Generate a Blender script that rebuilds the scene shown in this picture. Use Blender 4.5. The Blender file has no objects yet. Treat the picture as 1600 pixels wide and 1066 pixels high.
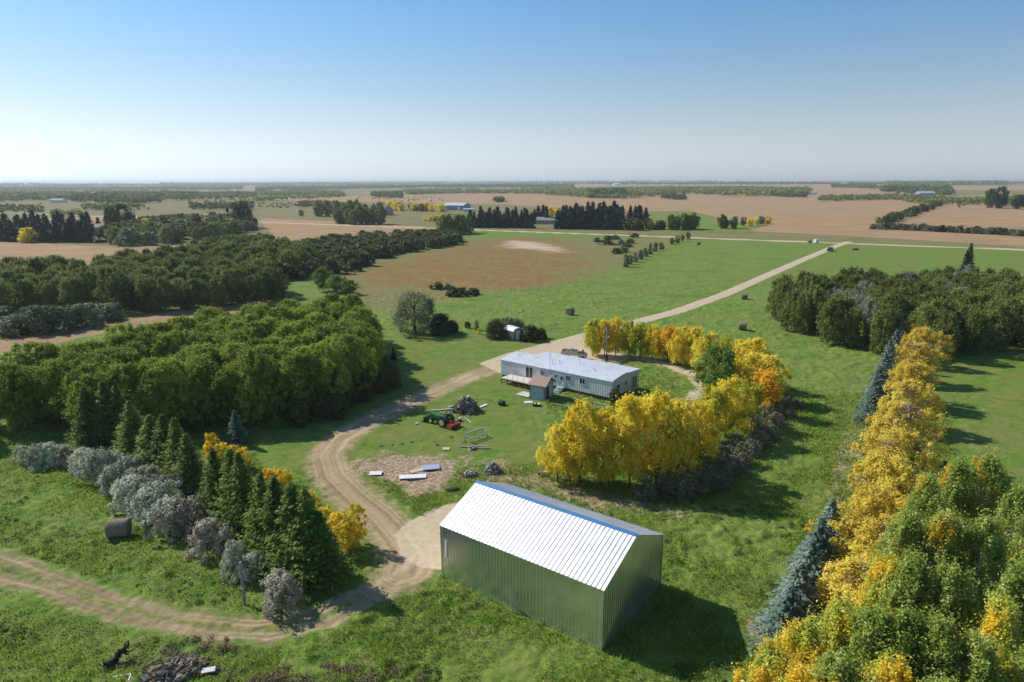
import bpy, math, random
import numpy as np
from mathutils import Matrix, Vector
R = math.radians
random.seed(7)
scene = bpy.context.scene
COL = scene.collection

# ------------------------------------------------------------------ camera
CAM_H = 31.0
FPX = 1067.0
PITCH = R(13.2)
ROLL = R(-0.22)
CR, SR = math.cos(ROLL), math.sin(ROLL)
Fw = np.array([0, math.cos(PITCH), -math.sin(PITCH)])
Up = np.array([0, math.sin(PITCH), math.cos(PITCH)])
Rt = np.array([1.0, 0, 0])
cx, cy = CR * Rt + SR * Up, -SR * Rt + CR * Up
cam = bpy.data.objects.new('camera', bpy.data.cameras.new('camera'))
COL.objects.link(cam)
cam.data.sensor_width = 36
cam.data.lens = 36 * FPX / 1600
cam.data.clip_end = 60000
cam.data.clip_start = 0.5
m = Matrix.Identity(4)
for i in range(3):
    m[i][0], m[i][1], m[i][2] = cx[i], cy[i], -Fw[i]
m[2][3] = CAM_H
cam.matrix_world = m
scene.camera = cam

# ------------------------------------------------------------------ sky and sun
SUN_AZ = R(149)      # direction towards the sun, measured from +X
SUN_EL = R(39)
world = bpy.data.worlds.new('World')
scene.world = world
world.use_nodes = True
wn = world.node_tree
sky = wn.nodes.new('ShaderNodeTexSky')
sky.sky_type = 'NISHITA'
sky.sun_disc = False
sky.sun_elevation = SUN_EL
sky.sun_rotation = math.atan2(math.cos(SUN_AZ), math.sin(SUN_AZ))
sky.altitude = 600
sky.air_density = 1.0
sky.dust_density = 0.6
sky.ozone_density = 2.5
wn.nodes['Background'].inputs['Strength'].default_value = 0.1
# near the horizon the air pales the blue: the yellow of the low sky is turned to a milky blue white
wtc = wn.nodes.new('ShaderNodeTexCoord')
wsx = wn.nodes.new('ShaderNodeSeparateXYZ')
wn.links.new(wtc.outputs['Generated'], wsx.inputs[0])
wmr = wn.nodes.new('ShaderNodeMapRange')
wmr.interpolation_type = 'SMOOTHSTEP'
wmr.inputs['From Min'].default_value = 0.23
wmr.inputs['From Max'].default_value = 0.0
wmr.inputs['To Max'].default_value = 0.95
wn.links.new(wsx.outputs['Z'], wmr.inputs['Value'])
wbw = wn.nodes.new('ShaderNodeRGBToBW')
wn.links.new(sky.outputs[0], wbw.inputs[0])


def wmix(mode, f, a, b):
    n = wn.nodes.new('ShaderNodeMixRGB')
    n.blend_type = mode
    for i, v in enumerate((f, a, b)):
        if isinstance(v, (int, float)): n.inputs[i].default_value = v
        elif isinstance(v, tuple): n.inputs[i].default_value = v + (1,)
        else: wn.links.new(v, n.inputs[i])
    return n.outputs[0]


wpale = wmix('MULTIPLY', 1.0, wbw.outputs[0], (0.90, 1.0, 1.09))
wblue = wmix('MULTIPLY', 1.0, sky.outputs[0], (0.79, 1.02, 1.14))
wn.links.new(wmix('MIX', wmr.outputs[0], wblue, wpale), wn.nodes['Background'].inputs['Color'])
sun = bpy.data.objects.new('sun', bpy.data.lights.new('sun', 'SUN'))
COL.objects.link(sun)
sun.data.energy = 4.6
sun.data.angle = R(0.53)
sun.data.color = (1.0, 0.955, 0.88)
sd = Vector((math.cos(SUN_EL) * math.cos(SUN_AZ), math.cos(SUN_EL) * math.sin(SUN_AZ), math.sin(SUN_EL)))
sun.rotation_euler = sd.to_track_quat('Z', 'Y').to_euler()
sun.location = (-60, 60, 80)
scene.view_settings.view_transform = 'Standard'
scene.view_settings.look = 'None'
scene.view_settings.exposure = 0.16
scene.view_settings.gamma = 1.0
try:
    scene.cycles.use_adaptive_sampling = True
    scene.cycles.max_bounces = 6
    scene.cycles.transparent_max_bounces = 6
    scene.cycles.volume_bounces = 0
except Exception:
    pass

# ------------------------------------------------------------------ terrain function and pixel rays
_rs = np.random.RandomState(11)
_perm = _rs.rand(256, 256)


def vnoise(x, y, s, seed=0):
    """smooth value noise, 0..1, cell size s"""
    x = np.asarray(x, float) / s + 37.3 * seed + 1000
    y = np.asarray(y, float) / s + 91.7 * seed + 1000
    xi, yi = np.floor(x).astype(int), np.floor(y).astype(int)
    fx, fy = x - xi, y - yi
    fx, fy = fx * fx * (3 - 2 * fx), fy * fy * (3 - 2 * fy)
    g = lambda a, b: _perm[a % 256, b % 256]
    return (g(xi, yi) * (1 - fx) * (1 - fy) + g(xi + 1, yi) * fx * (1 - fy) +
            g(xi, yi + 1) * (1 - fx) * fy + g(xi + 1, yi + 1) * fx * fy)


def sstep(a, b, x):
    t = np.clip((x - a) / (b - a), 0, 1)
    return t * t * (3 - 2 * t)


def hills(x, y):
    d = np.hypot(x, y)
    near = sstep(800, 2200, d) * ((vnoise(x, y, 900, 1) - 0.5) * 12 + (vnoise(x, y, 350, 2) - 0.5) * 3)
    far = sstep(3500, 10000, d) * (vnoise(x, y, 2600, 3) * 26 - 6)
    return near + far


def ray(px, py):
    a, b = (px - 800) / FPX, (533 - py) / FPX
    return a * cx + b * cy + Fw


def U(px, py, z=0.0):
    """point where the sight line of a photo pixel meets the land (z above the land)"""
    r = ray(px, py)
    gz = 0.0
    for _ in range(25):
        if r[2] >= -1e-5:
            break
        t = (z + gz - CAM_H) / r[2]
        q = t * r
        g2 = float(hills(q[0], q[1]))
        if abs(g2 - gz) < 0.02:
            break
        gz = gz * 0.5 + g2 * 0.5
    return np.array([q[0], q[1], z + gz])


def UP(pts, z=0.0):
    return np.array([U(a, b, z)[:2] for a, b in pts])


def hat(b, px, py):
    """height above the land at the foot b of what stands there and shows its top at a pixel"""
    r = ray(px, py)
    return CAM_H + b[1] / r[1] * r[2] - b[2]


# ------------------------------------------------------------------ materials
def newmat(name):
    mt = bpy.data.materials.new(name)
    mt.use_nodes = True
    nt = mt.node_tree
    return mt, nt, nt.nodes, nt.links, nt.nodes['Principled BSDF']


def mat(name, col, rough=0.6, metal=0.0, var=0.12, scale=3.0, spec=0.5, bump=0.0, dirt=None, dirt_amt=0.5, dirt_scale=2.0):
    mt, nt, N, L, P = newmat(name)
    tc = N.new('ShaderNodeTexCoord')
    nz = N.new('ShaderNodeTexNoise')
    nz.inputs['Scale'].default_value = scale
    nz.inputs['Detail'].default_value = 6
    L.new(tc.outputs['Object'], nz.inputs['Vector'])
    rp = N.new('ShaderNodeValToRGB')
    rp.color_ramp.elements[0].position = 0.3
    rp.color_ramp.elements[1].position = 0.7
    rp.color_ramp.elements[0].color = tuple(max(0, c * (1 - var)) for c in col) + (1,)
    rp.color_ramp.elements[1].color = tuple(min(1, c * (1 + var)) for c in col) + (1,)
    L.new(nz.outputs['Fac'], rp.inputs['Fac'])
    out = rp.outputs['Color']
    if dirt:
        n2 = N.new('ShaderNodeTexNoise')
        n2.inputs['Scale'].default_value = dirt_scale
        n2.inputs['Detail'].default_value = 8
        L.new(tc.outputs['Object'], n2.inputs['Vector'])
        mr = N.new('ShaderNodeMapRange')
        mr.inputs['From Min'].default_value = 0.5
        mr.inputs['From Max'].default_value = 0.68
        mr.inputs['To Max'].default_value = dirt_amt
        L.new(n2.outputs['Fac'], mr.inputs['Value'])
        mx = N.new('ShaderNodeMixRGB')
        mx.inputs['Color2'].default_value = tuple(dirt) + (1,)
        L.new(mr.outputs[0], mx.inputs['Fac'])
        L.new(out, mx.inputs['Color1'])
        out = mx.outputs[0]
    L.new(out, P.inputs['Base Color'])
    P.inputs['Roughness'].default_value = rough
    P.inputs['Metallic'].default_value = metal
    P.inputs['Specular IOR Level'].default_value = spec
    if bump:
        bp = N.new('ShaderNodeBump')
        bp.inputs['Strength'].default_value = bump
        bp.inputs['Distance'].default_value = 0.03
        L.new(nz.outputs['Fac'], bp.inputs['Height'])
        L.new(bp.outputs[0], P.inputs['Normal'])
    return mt


def leafmat(name, cols, clump=1.2, tree_var=0.25, trans=0.35, rough=0.55, patch=None, patch_amt=0.5, spec=0.08):
    """cols: three leaf colours; each leaf, clump and tree differs"""
    mt, nt, N, L, P = newmat(name)
    tc = N.new('ShaderNodeTexCoord')
    at = N.new('ShaderNodeAttribute')
    at.attribute_name = 'tint'
    oi = N.new('ShaderNodeObjectInfo')
    nz = N.new('ShaderNodeTexNoise')
    nz.inputs['Scale'].default_value = clump
    nz.inputs['Detail'].default_value = 3
    nz.noise_dimensions = '4D'
    mw = N.new('ShaderNodeMath'); mw.operation = 'MULTIPLY'; mw.inputs[1].default_value = 50
    L.new(oi.outputs['Random'], mw.inputs[0]); L.new(mw.outputs[0], nz.inputs['W'])
    L.new(tc.outputs['Object'], nz.inputs['Vector'])
    # factor = 0.45*tint + noise*1.1 + tree random
    a = N.new('ShaderNodeMath'); a.operation = 'MULTIPLY_ADD'
    a.inputs[1].default_value = 1.3; a.inputs[2].default_value = -0.5
    L.new(nz.outputs['Fac'], a.inputs[0])
    b = N.new('ShaderNodeMath'); b.operation = 'MULTIPLY_ADD'; b.inputs[1].default_value = 0.45
    L.new(at.outputs['Fac'], b.inputs[0]); L.new(a.outputs[0], b.inputs[2])
    c = N.new('ShaderNodeMath'); c.operation = 'MULTIPLY_ADD'; c.inputs[1].default_value = tree_var * 2
    L.new(oi.outputs['Random'], c.inputs[0]); L.new(b.outputs[0], c.inputs[2])
    rp = N.new('ShaderNodeValToRGB')
    e = rp.color_ramp.elements
    e[0].position = 0.05; e[0].color = tuple(cols[0]) + (1,)
    e[1].position = 0.95; e[1].color = tuple(cols[-1]) + (1,)
    if len(cols) > 2:
        q = e.new(0.5); q.color = tuple(cols[1]) + (1,)
    L.new(c.outputs[0], rp.inputs['Fac'])
    out = rp.outputs[0]
    if patch:
        n2 = N.new('ShaderNodeTexNoise'); n2.noise_dimensions = '4D'
        n2.inputs['Scale'].default_value = 0.45; n2.inputs['Detail'].default_value = 4
        m2 = N.new('ShaderNodeMath'); m2.operation = 'MULTIPLY'; m2.inputs[1].default_value = 31
        L.new(oi.outputs['Random'], m2.inputs[0]); L.new(m2.outputs[0], n2.inputs['W'])
        L.new(tc.outputs['Object'], n2.inputs['Vector'])
        mr = N.new('ShaderNodeMapRange')
        mr.inputs['From Min'].default_value = 0.62 - 0.2 * patch_amt
        mr.inputs['From Max'].default_value = 0.72 - 0.2 * patch_amt
        L.new(n2.outputs['Fac'], mr.inputs['Value'])
        mx = N.new('ShaderNodeMixRGB'); mx.inputs['Color2'].default_value = tuple(patch) + (1,)
        L.new(mr.outputs[0], mx.inputs['Fac']); L.new(out, mx.inputs['Color1'])
        out = mx.outputs[0]
    L.new(out, P.inputs['Base Color'])
    P.inputs['Roughness'].default_value = rough
    P.inputs['Specular IOR Level'].default_value = spec
    tr = N.new('ShaderNodeBsdfTranslucent')
    L.new(out, tr.inputs['Color'])
    ms = N.new('ShaderNodeMixShader'); ms.inputs['Fac'].default_value = trans
    L.new(P.outputs[0], ms.inputs[1]); L.new(tr.outputs[0], ms.inputs[2])
    L.new(ms.outputs[0], N['Material Output'].inputs['Surface'])
    return mt


M = {}
M['aspen'] = leafmat('aspen_leaf', [(.12, .175, .025), (.24, .32, .042), (.40, .48, .08)], clump=.8)
M['mixed'] = leafmat('mixed_leaf', [(.085, .12, .03), (.16, .21, .045), (.29, .33, .08)], clump=.7)
M['grove'] = leafmat('grove_leaf', [(.095, .12, .032), (.17, .21, .048), (.30, .34, .08)], clump=.7, patch=(.1, .075, .05), patch_amt=.25)
M['darkbush'] = leafmat('dark_bush_leaf', [(.055, .07, .022), (.095, .115, .035), (.16, .18, .055)], clump=1.0)
M['oak'] = leafmat('deep_green_leaf', [(.035, .065, .018), (.06, .105, .025), (.10, .16, .04)], clump=1.0)
M['yellow'] = leafmat('yellow_leaf', [(.80, .56, .04), (.90, .76, .08), (.92, .86, .24)], clump=.7, tree_var=.1, trans=.45, patch=(.42, .46, .06), patch_amt=.2)
M['orange'] = leafmat('orange_leaf', [(.72, .34, .025), (.88, .55, .04), (.88, .70, .08)], clump=.7, tree_var=.1, trans=.45)
M['gold'] = leafmat('golden_leaf', [(.74, .40, .02), (.90, .66, .04), (.90, .78, .12)], clump=.9, tree_var=.25, trans=.45, patch=(.5, .5, .06), patch_amt=.3)
M['ygreen'] = leafmat('yellow_green_leaf', [(.30, .36, .04), (.58, .56, .05), (.84, .70, .08)], clump=.8, tree_var=.12, trans=.4)
M['boxelder'] = leafmat('faded_yellow_leaf', [(.58, .42, .08), (.82, .66, .10), (.88, .78, .25)], clump=.6, tree_var=.12, trans=.4, patch=(.48, .36, .24), patch_amt=.2)
M['green'] = leafmat('bright_green_leaf', [(.08, .15, .03), (.15, .25, .04), (.25, .36, .07)], clump=.9, trans=.4)
M['poplar'] = leafmat('poplar_leaf', [(.18, .26, .03), (.34, .43, .07), (.58, .62, .18)], clump=.7, tree_var=.12, trans=.4, rough=.4, patch=(.66, .5, .04), patch_amt=.3, spec=.4)
M['poplary'] = leafmat('turning_poplar_leaf', [(.27, .34, .04), (.54, .56, .07), (.84, .76, .12)], clump=.7, tree_var=.1, trans=.4, rough=.4, patch=(.86, .62, .04), patch_amt=.75, spec=.4)
M['silver'] = leafmat('silver_leaf', [(.26, .27, .18), (.46, .48, .34), (.70, .72, .55)], clump=1.2, trans=.15, patch=(.14, .12, .09), patch_amt=.25)
M['silverbrown'] = leafmat('brownish_silver_leaf', [(.21, .17, .11), (.37, .33, .23), (.55, .5, .38)], clump=1.2, trans=.15)
M['willow'] = leafmat('willow_leaf', [(.13, .155, .075), (.25, .28, .14), (.38, .41, .24)], clump=1.1, trans=.25)
M['greywillow'] = leafmat('grey_willow_leaf', [(.10, .125, .06), (.17, .205, .10), (.26, .30, .15)], clump=.8, trans=.2)
M['spruce'] = leafmat('spruce_needle', [(.022, .042, .022), (.04, .07, .033), (.07, .11, .05)], clump=1.5, trans=.08)
M['bluespruce'] = leafmat('blue_spruce_needle', [(.075, .12, .085), (.14, .205, .155), (.25, .325, .255)], clump=1.5, trans=.08)
M['larch'] = leafmat('larch_needle', [(.07, .12, .02), (.14, .21, .034), (.24, .31, .06)], clump=1.1, trans=.2)
M['twig'] = leafmat('bare_twig', [(.13, .125, .06), (.215, .205, .11), (.33, .315, .19)], clump=1.0, trans=.05)
M['palebark'] = mat('pale_bark', (.34, .32, .27), .9, var=.35, scale=4)
M['bark'] = mat('bark', (.12, .095, .07), .95, var=.35, scale=6)
M['greywood'] = mat('weathered_wood', (.30, .27, .24), .9, var=.3, scale=5)


# ------------------------------------------------------------------ object helpers
def tag(o, label=None, cat=None, group=None, kind=None):
    if label: o['label'] = label
    if cat: o['category'] = cat
    if group: o['group'] = group
    if kind: o['kind'] = kind
    return o


def empty(name, loc, rz=0.0):
    o = bpy.data.objects.new(name, None)
    o.empty_display_size = 0.3
    o.location = tuple(float(v) for v in loc)
    o.rotation_euler = (0, 0, rz)
    COL.objects.link(o)
    return o


def thing(name, label, cat, loc, rz=0.0, group=None):
    return tag(empty(name, loc, rz), label, cat, group)


def copy_tree(o, parent=None):
    c = o.copy()
    COL.objects.link(c)
    c.parent = parent
    for ch in o.children:
        copy_tree(ch, c)
    return c


class MB:
    def __init__(s):
        s.v = []; s.f = []

    def add(s, vs, fs):
        n = len(s.v)
        s.v += [tuple(float(c) for c in v) for v in vs]
        s.f += [tuple(i + n for i in f) for f in fs]
        return s

    def box(s, c, size, rz=0.0, rx=0.0, ry=0.0, taper=1.0):
        x, y, z = size[0] / 2, size[1] / 2, size[2] / 2
        vs = [(-x, -y, -z), (x, -y, -z), (x, y, -z), (-x, y, -z),
              (-x * taper, -y * taper, z), (x * taper, -y * taper, z), (x * taper, y * taper, z), (-x * taper, y * taper, z)]
        mm = Matrix.Rotation(rz, 3, 'Z') @ Matrix.Rotation(ry, 3, 'Y') @ Matrix.Rotation(rx, 3, 'X')
        vs = [mm @ Vector(v) + Vector(c) for v in vs]
        return s.add(vs, [(0, 3, 2, 1), (4, 5, 6, 7), (0, 1, 5, 4), (1, 2, 6, 5), (2, 3, 7, 6), (3, 0, 4, 7)])

    def tube(s, p0, p1, r0, r1=None, n=8, caps=True):
        r1 = r0 if r1 is None else r1
        p0, p1 = Vector(p0), Vector(p1)
        d = (p1 - p0)
        if d.length < 1e-6: return s
        q = d.to_track_quat('Z', 'Y').to_matrix()
        vs = []
        for p, r in ((p0, r0), (p1, r1)):
            for i in range(n):
                a = 2 * math.pi * i / n
                vs.append(p + q @ Vector((math.cos(a) * r, math.sin(a) * r, 0)))
        fs = [(i, (i + 1) % n, n + (i + 1) % n, n + i) for i in range(n)]
        if caps:
            fs += [tuple(range(n - 1, -1, -1)), tuple(range(n, 2 * n))]
        return s.add(vs, fs)

    def poly(s, pts, r, n=6):
        for a, b in zip(pts[:-1], pts[1:]):
            s.tube(a, b, r, r, n)
        return s

    def prism(s, prof, y0, y1, axis='y'):
        """prof: (x,z) outline extruded along y"""
        n = len(prof)
        vs = [(x, y0, z) for x, z in prof] + [(x, y1, z) for x, z in prof]
        if axis == 'x':
            vs = [(y, x, z) for x, y, z in vs]
        fs = [tuple(range(n - 1, -1, -1)), tuple(range(n, 2 * n))] + [(i, (i + 1) % n, n + (i + 1) % n, n + i) for i in range(n)]
        return s.add(vs, fs)

    def ball(s, c, r, sub=(8, 6), sq=(1, 1, 1), jit=0.0, rnd=random):
        nu, nv = sub
        vs = [(c[0], c[1], c[2] + r * sq[2])]
        for j in range(1, nv):
            ph = math.pi * j / nv
            for i in range(nu):
                a = 2 * math.pi * i / nu
                k = r * (1 + rnd.uniform(-jit, jit))
                vs.append((c[0] + k * sq[0] * math.sin(ph) * math.cos(a), c[1] + k * sq[1] * math.sin(ph) * math.sin(a), c[2] + k * sq[2] * math.cos(ph)))
        vs.append((c[0], c[1], c[2] - r * sq[2]))
        fs = [(0, 1 + i, 1 + (i + 1) % nu) for i in range(nu)]
        for j in range(nv - 2):
            for i in range(nu):
                a = 1 + j * nu + i; b = 1 + j * nu + (i + 1) % nu
                fs.append((a, a + nu, b + nu, b))
        l = 1 + (nv - 2) * nu
        fs += [(l + i, len(vs) - 1, l + (i + 1) % nu) for i in range(nu)]
        return s.add(vs, fs)

    def mesh(s, name, material, smooth=False, bevel=0.0):
        me = bpy.data.meshes.new(name)
        me.from_pydata(s.v, [], s.f)
        me.materials.append(material)
        if smooth:
            me.polygons.foreach_set('use_smooth', [True] * len(me.polygons))
        me.update()
        return me

    def build(s, name, material, parent=None, smooth=False, bevel=0.0, loc=None, rz=0.0):
        o = bpy.data.objects.new(name, s.mesh(name, material, smooth))
        COL.objects.link(o)
        if parent is not None: o.parent = parent
        if loc is not None: o.location = tuple(float(v) for v in loc)
        if rz: o.rotation_euler = (0, 0, rz)
        if bevel:
            b = o.modifiers.new('bevel', 'BEVEL')
            b.width = bevel; b.segments = 2; b.limit_method = 'ANGLE'
        return o


def quads_mesh(name, V, material, tint=None):
    """V: (n,4,3) array -> mesh of loose leaf quads with a per-leaf tint"""
    n = len(V)
    me = bpy.data.meshes.new(name)
    me.vertices.add(n * 4)
    me.vertices.foreach_set('co', V.reshape(-1).astype(np.float32))
    me.loops.add(n * 4)
    me.loops.foreach_set('vertex_index', np.arange(n * 4, dtype=np.int32))
    me.polygons.add(n)
    me.polygons.foreach_set('loop_start', np.arange(0, n * 4, 4, dtype=np.int32))
    me.polygons.foreach_set('loop_total', np.full(n, 4, dtype=np.int32))
    if tint is None:
        tint = _rs.rand(n)
    at = me.attributes.new('tint', 'FLOAT', 'POINT')
    at.data.foreach_set('value', np.repeat(tint, 4).astype(np.float32))
    me.materials.append(material)
    me.update(calc_edges=True)
    me.validate()
    return me


def norm(a):
    return a / np.maximum(1e-9, np.linalg.norm(a, axis=-1, keepdims=True))


def leaves(P, Nrm, size, rs, aspect=1.0, along=None):
    """rhombic leaf cards centred on P, facing Nrm"""
    n = len(P)
    Nrm = norm(Nrm)
    if along is None:
        along = rs.normal(size=(n, 3))
    t = norm(along - Nrm * np.sum(along * Nrm, 1, keepdims=True))
    b = np.cross(Nrm, t)
    s = (size * (0.6 + 0.8 * rs.rand(n)))[:, None]
    return np.stack([P - t * s * aspect, P - b * s * 0.55 + t * s * .1, P + t * s * aspect, P + b * s * 0.55 + t * s * .1], 1)


def limb(mb, p0, p1, r0, r1, rs, seg=4, bend=0.06, n=6):
    p0, p1 = np.array(p0, float), np.array(p1, float)
    L = np.linalg.norm(p1 - p0)
    prev = p0
    for i in range(1, seg + 1):
        t = i / seg
        q = p0 + (p1 - p0) * t + (rs.normal(size=3) * bend * L * (t * (1 - t) * 3) if i < seg else 0)
        mb.tube(prev, q, r0 + (r1 - r0) * (t - 1 / seg), r0 + (r1 - r0) * t, n, caps=False)
        prev = q


def prof_round(t): return np.sqrt(np.maximum(0, 1 - (2 * t - 1) ** 2)) ** 0.8
def prof_tall(t): return np.sqrt(np.maximum(.03, 1 - np.clip((t - .42) / .6, -.85, 1) ** 2))
def prof_spire(t): return np.minimum(1, np.maximum(0, 1 - t) * 1.9 + .06) ** .7 * np.minimum(1, .55 + t * 1.6)
def prof_wide(t): return np.sqrt(np.maximum(0, 1 - np.clip((t - .35) / .65, -.75, 1) ** 2))
def prof_shrub(t): return np.sqrt(np.maximum(0, 1 - t ** 2 * .98))


def broadleaf(h, w, cb, ncl, per, leaf, prof, seed, trunk_r=.14, bark='bark', crad=.17, nlimb=10, stems=1, loose=.25, tallc=1.35, rough_n=.6, open_=.2):
    """returns (crown quads, trunk MB): cb = crown base as fraction of h"""
    rs = np.random.RandomState(seed)
    t = rs.rand(ncl) ** .9
    r = prof(t) * w / 2
    a = rs.rand(ncl) * 2 * np.pi
    lop = 1 + .28 * np.sin(a * 2 + rs.rand() * 6) + .18 * np.sin(a * 3 + rs.rand() * 6)
    rr = r * lop * (0.35 + 0.65 * rs.rand(ncl) ** .5) * (.78 + .22 * rs.rand(ncl) ** 2)
    C = np.stack([rr * np.cos(a), rr * np.sin(a), h * (cb + (1 - cb) * t * .95)], 1)
    cr = w * crad * (.55 + 1.0 * rs.rand(ncl) ** 1.6) * (0.6 + .4 * prof(t))
    idx = np.repeat(np.arange(ncl), per)
    d = norm(rs.normal(size=(len(idx), 3)))
    k = 1 + 1.1 * (rs.rand(len(idx), 1) < open_) * rs.rand(len(idx), 1)
    rad = cr[idx][:, None] * (loose + (1 - loose) * rs.rand(len(idx), 1) ** .6) * k
    P = C[idx] + d * rad * [1, 1, tallc]
    P[:, 2] = np.maximum(P[:, 2], .15)
    P[:, 2] = np.minimum(P[:, 2], h * 1.03)
    cc = norm(P - np.array([0, 0, h * (cb + (1 - cb) * .4)]))
    Nn = d * .45 + cc * .45 + np.array([0, 0, .55]) + rs.normal(size=P.shape) * rough_n
    V = leaves(P, Nn, leaf, rs)
    tint = np.clip(.5 * rs.rand(len(idx)) + .5 * rs.rand(ncl)[idx], 0, 1)
    mb = MB()
    if stems == 1:
        top = np.array([rs.normal() * .02 * h, rs.normal() * .02 * h, h * .78])
        limb(mb, (0, 0, -.2), top, trunk_r, trunk_r * .25, rs, 6, .02, 8)
        o = np.argsort(rs.rand(ncl))[:nlimb]
        for i in o:
            z0 = min(C[i, 2] * .75, h * .7)
            z0 = max(z0, h * cb * .7)
            limb(mb, (top[0] * z0 / h, top[1] * z0 / h, z0), C[i], trunk_r * .4, trunk_r * .1, rs, 3, .05, 5)
    else:
        o = np.argsort(rs.rand(ncl))[:stems]
        for i in o:
            b = rs.normal(size=2) * w * .05
            limb(mb, (b[0], b[1], -.15), C[i] * [.9, .9, 1], trunk_r, trunk_r * .3, rs, 4, .08, 5)
    return V, tint, mb


def conifer(h, w, levels, nb, per, ns, seed, droop=.25, curve=.9, bark='bark', base=.04, trunk_r=.13, flat=.0):
    rs = np.random.RandomState(seed)
    Ps, Ns, As = [], [], []
    for l in range(levels):
        t = (l + rs.rand() * .5) / levels
        z = h * (base + (1 - base) * t)
        L0 = w / 2 * (1 - t) ** curve * (.9 + .2 * rs.rand()) + .06
        k = max(4, int(nb * (1 - t * .5)))
        for j in range(k):
            a = 2 * np.pi * (j + rs.rand() * .8) / k + l * 1.3
            L1 = L0 * (.58 + .55 * rs.rand())
            n = max(2, int(per * (.35 + .65 * L1 / (w / 2))))
            s = (np.arange(n) + rs.rand(n)) / n
            s = .12 + .9 * s
            dr = np.array([np.cos(a), np.sin(a)])
            zz = z - droop * L1 * s + .22 * L1 * s ** 3
            side = rs.normal(size=n) * L1 * .19 * (1 - .4 * s)
            P = np.stack([dr[0] * L1 * s - dr[1] * side, dr[1] * L1 * s + dr[0] * side, zz + rs.normal(size=n) * .04], 1)
            Ps.append(P)
            Ns.append(np.tile([dr[0] * .35, dr[1] * .35, 1], (n, 1)) + rs.normal(size=(n, 3)) * .4)
            As.append(np.tile([dr[0], dr[1], -.35], (n, 1)) + rs.normal(size=(n, 3)) * .45)
    P, Nn, A = map(np.concatenate, (Ps, Ns, As))
    P[:, 2] = np.maximum(P[:, 2], .08)
    V = leaves(P, Nn, ns, rs, 1.5, A)
    mb = MB().tube((0, 0, -.2), (0, 0, h * .9), trunk_r, trunk_r * .15, 7)
    return V, rs.rand(len(P)), mb


PROTO = {}
KINDNAME = {}


def proto(kind, name, gen, leafm, barkm='bark', part='crown', n=3, single=False):
    """store n variants of a plant as (crown mesh, trunk mesh, height)"""
    lst = []
    for i in range(n):
        V, tint, mb = gen(i)
        cm = quads_mesh(part, V, M[leafm], tint)
        tm = None if single else mb.mesh('trunk', M[barkm], smooth=True)
        lst.append((cm, tm))
    PROTO[kind] = (name, part, lst, single)


_pc = [0]


def plant(kind, p, h, h0, w=None, label=None, cat='tree', group=None, name=None):
    """stand a plant of the kind at p; h0 = the variant's built height"""
    nm, part, lst, single = PROTO[kind]
    _pc[0] += 1
    cm, tm = lst[_pc[0] % len(lst)]
    s = h / h0
    sw = s if w is None else w
    rz = random.uniform(0, 6.28)
    if single:
        o = bpy.data.objects.new(name or nm, cm)
        COL.objects.link(o)
    else:
        o = bpy.data.objects.new(name or nm, None)
        COL.objects.link(o)
        c = bpy.data.objects.new(part, cm); COL.objects.link(c); c.parent = o
        c = bpy.data.objects.new('trunk' if part == 'crown' else 'stem', tm); COL.objects.link(c); c.parent = o
    o.location = (float(p[0]), float(p[1]), float(p[2]) if len(p) > 2 else float(hills(p[0], p[1])))
    o.rotation_euler = (0, 0, rz)
    o.scale = (sw, sw, s)
    tag(o, label, cat, group)
    return o


def inpoly(x, y, P):
    x = np.asarray(x); y = np.asarray(y)
    c = np.zeros(x.shape, bool)
    j = len(P) - 1
    for i in range(len(P)):
        xi, yi, xj, yj = P[i][0], P[i][1], P[j][0], P[j][1]
        if yi != yj:
            c ^= ((yi > y) != (yj > y)) & (x < (xj - xi) * (y - yi) / (yj - yi) + xi)
        j = i
    return c


def segdist(x, y, P, closed):
    d = np.full(x.shape, 1e9)
    n = len(P)
    for i in range(n if closed else n - 1):
        a, b = P[i], P[(i + 1) % n]
        vx, vy = b[0] - a[0], b[1] - a[1]
        L = vx * vx + vy * vy + 1e-9
        t = np.clip(((x - a[0]) * vx + (y - a[1]) * vy) / L, 0, 1)
        d = np.minimum(d, np.hypot(x - a[0] - t * vx, y - a[1] - t * vy))
    return d


def sdf(x, y, P):
    d = segdist(x, y, P, True)
    return np.where(inpoly(x, y, P), d, -d)


def spots(P, step, jit=.4, seed=0):
    P = np.asarray(P)
    rs = np.random.RandomState(seed)
    x0, y0 = P.min(0); x1, y1 = P.max(0)
    out = []
    row = 0
    y = y0
    while y < y1:
        x = x0 + (row % 2) * step / 2
        while x < x1:
            q = (x + rs.uniform(-jit, jit) * step, y + rs.uniform(-jit, jit) * step)
            if inpoly(np.array([q[0]]), np.array([q[1]]), P)[0]:
                out.append(q)
            x += step
        y += step * .87
        row += 1
    return out


# ------------------------------------------------------------------ ground regions, given by their outlines as seen in the photo
road_line = UP([(-60, 322), (200, 331), (400, 338), (600, 348), (800, 361.5), (1000, 366.5), (1200, 373.5), (1400, 382), (1600, 390.5), (1700, 395)])
a_, b_ = U(1600, 390.5)[:2], U(800, 361.5)[:2]
dv = (b_ - a_) / np.linalg.norm(b_ - a_)
road_line = np.array([a_ - dv * 300, a_, b_, b_ + dv * 1500])
drive_line = UP([(1326, 378), (1300, 387), (1250, 408), (1200, 430), (1130, 461), (1060, 486), (1000, 502), (950, 517), (905, 532), (870, 545)])
loop_line = UP([(900, 548), (950, 552), (1000, 560), (1045, 571), (1080, 586), (1100, 606), (1070, 632), (1010, 640)])
yard_poly = UP([(748, 568), (790, 553), (835, 541), (905, 522), (955, 510), (955, 528), (945, 548), (985, 560), (960, 572), (800, 590), (770, 578)])
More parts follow.
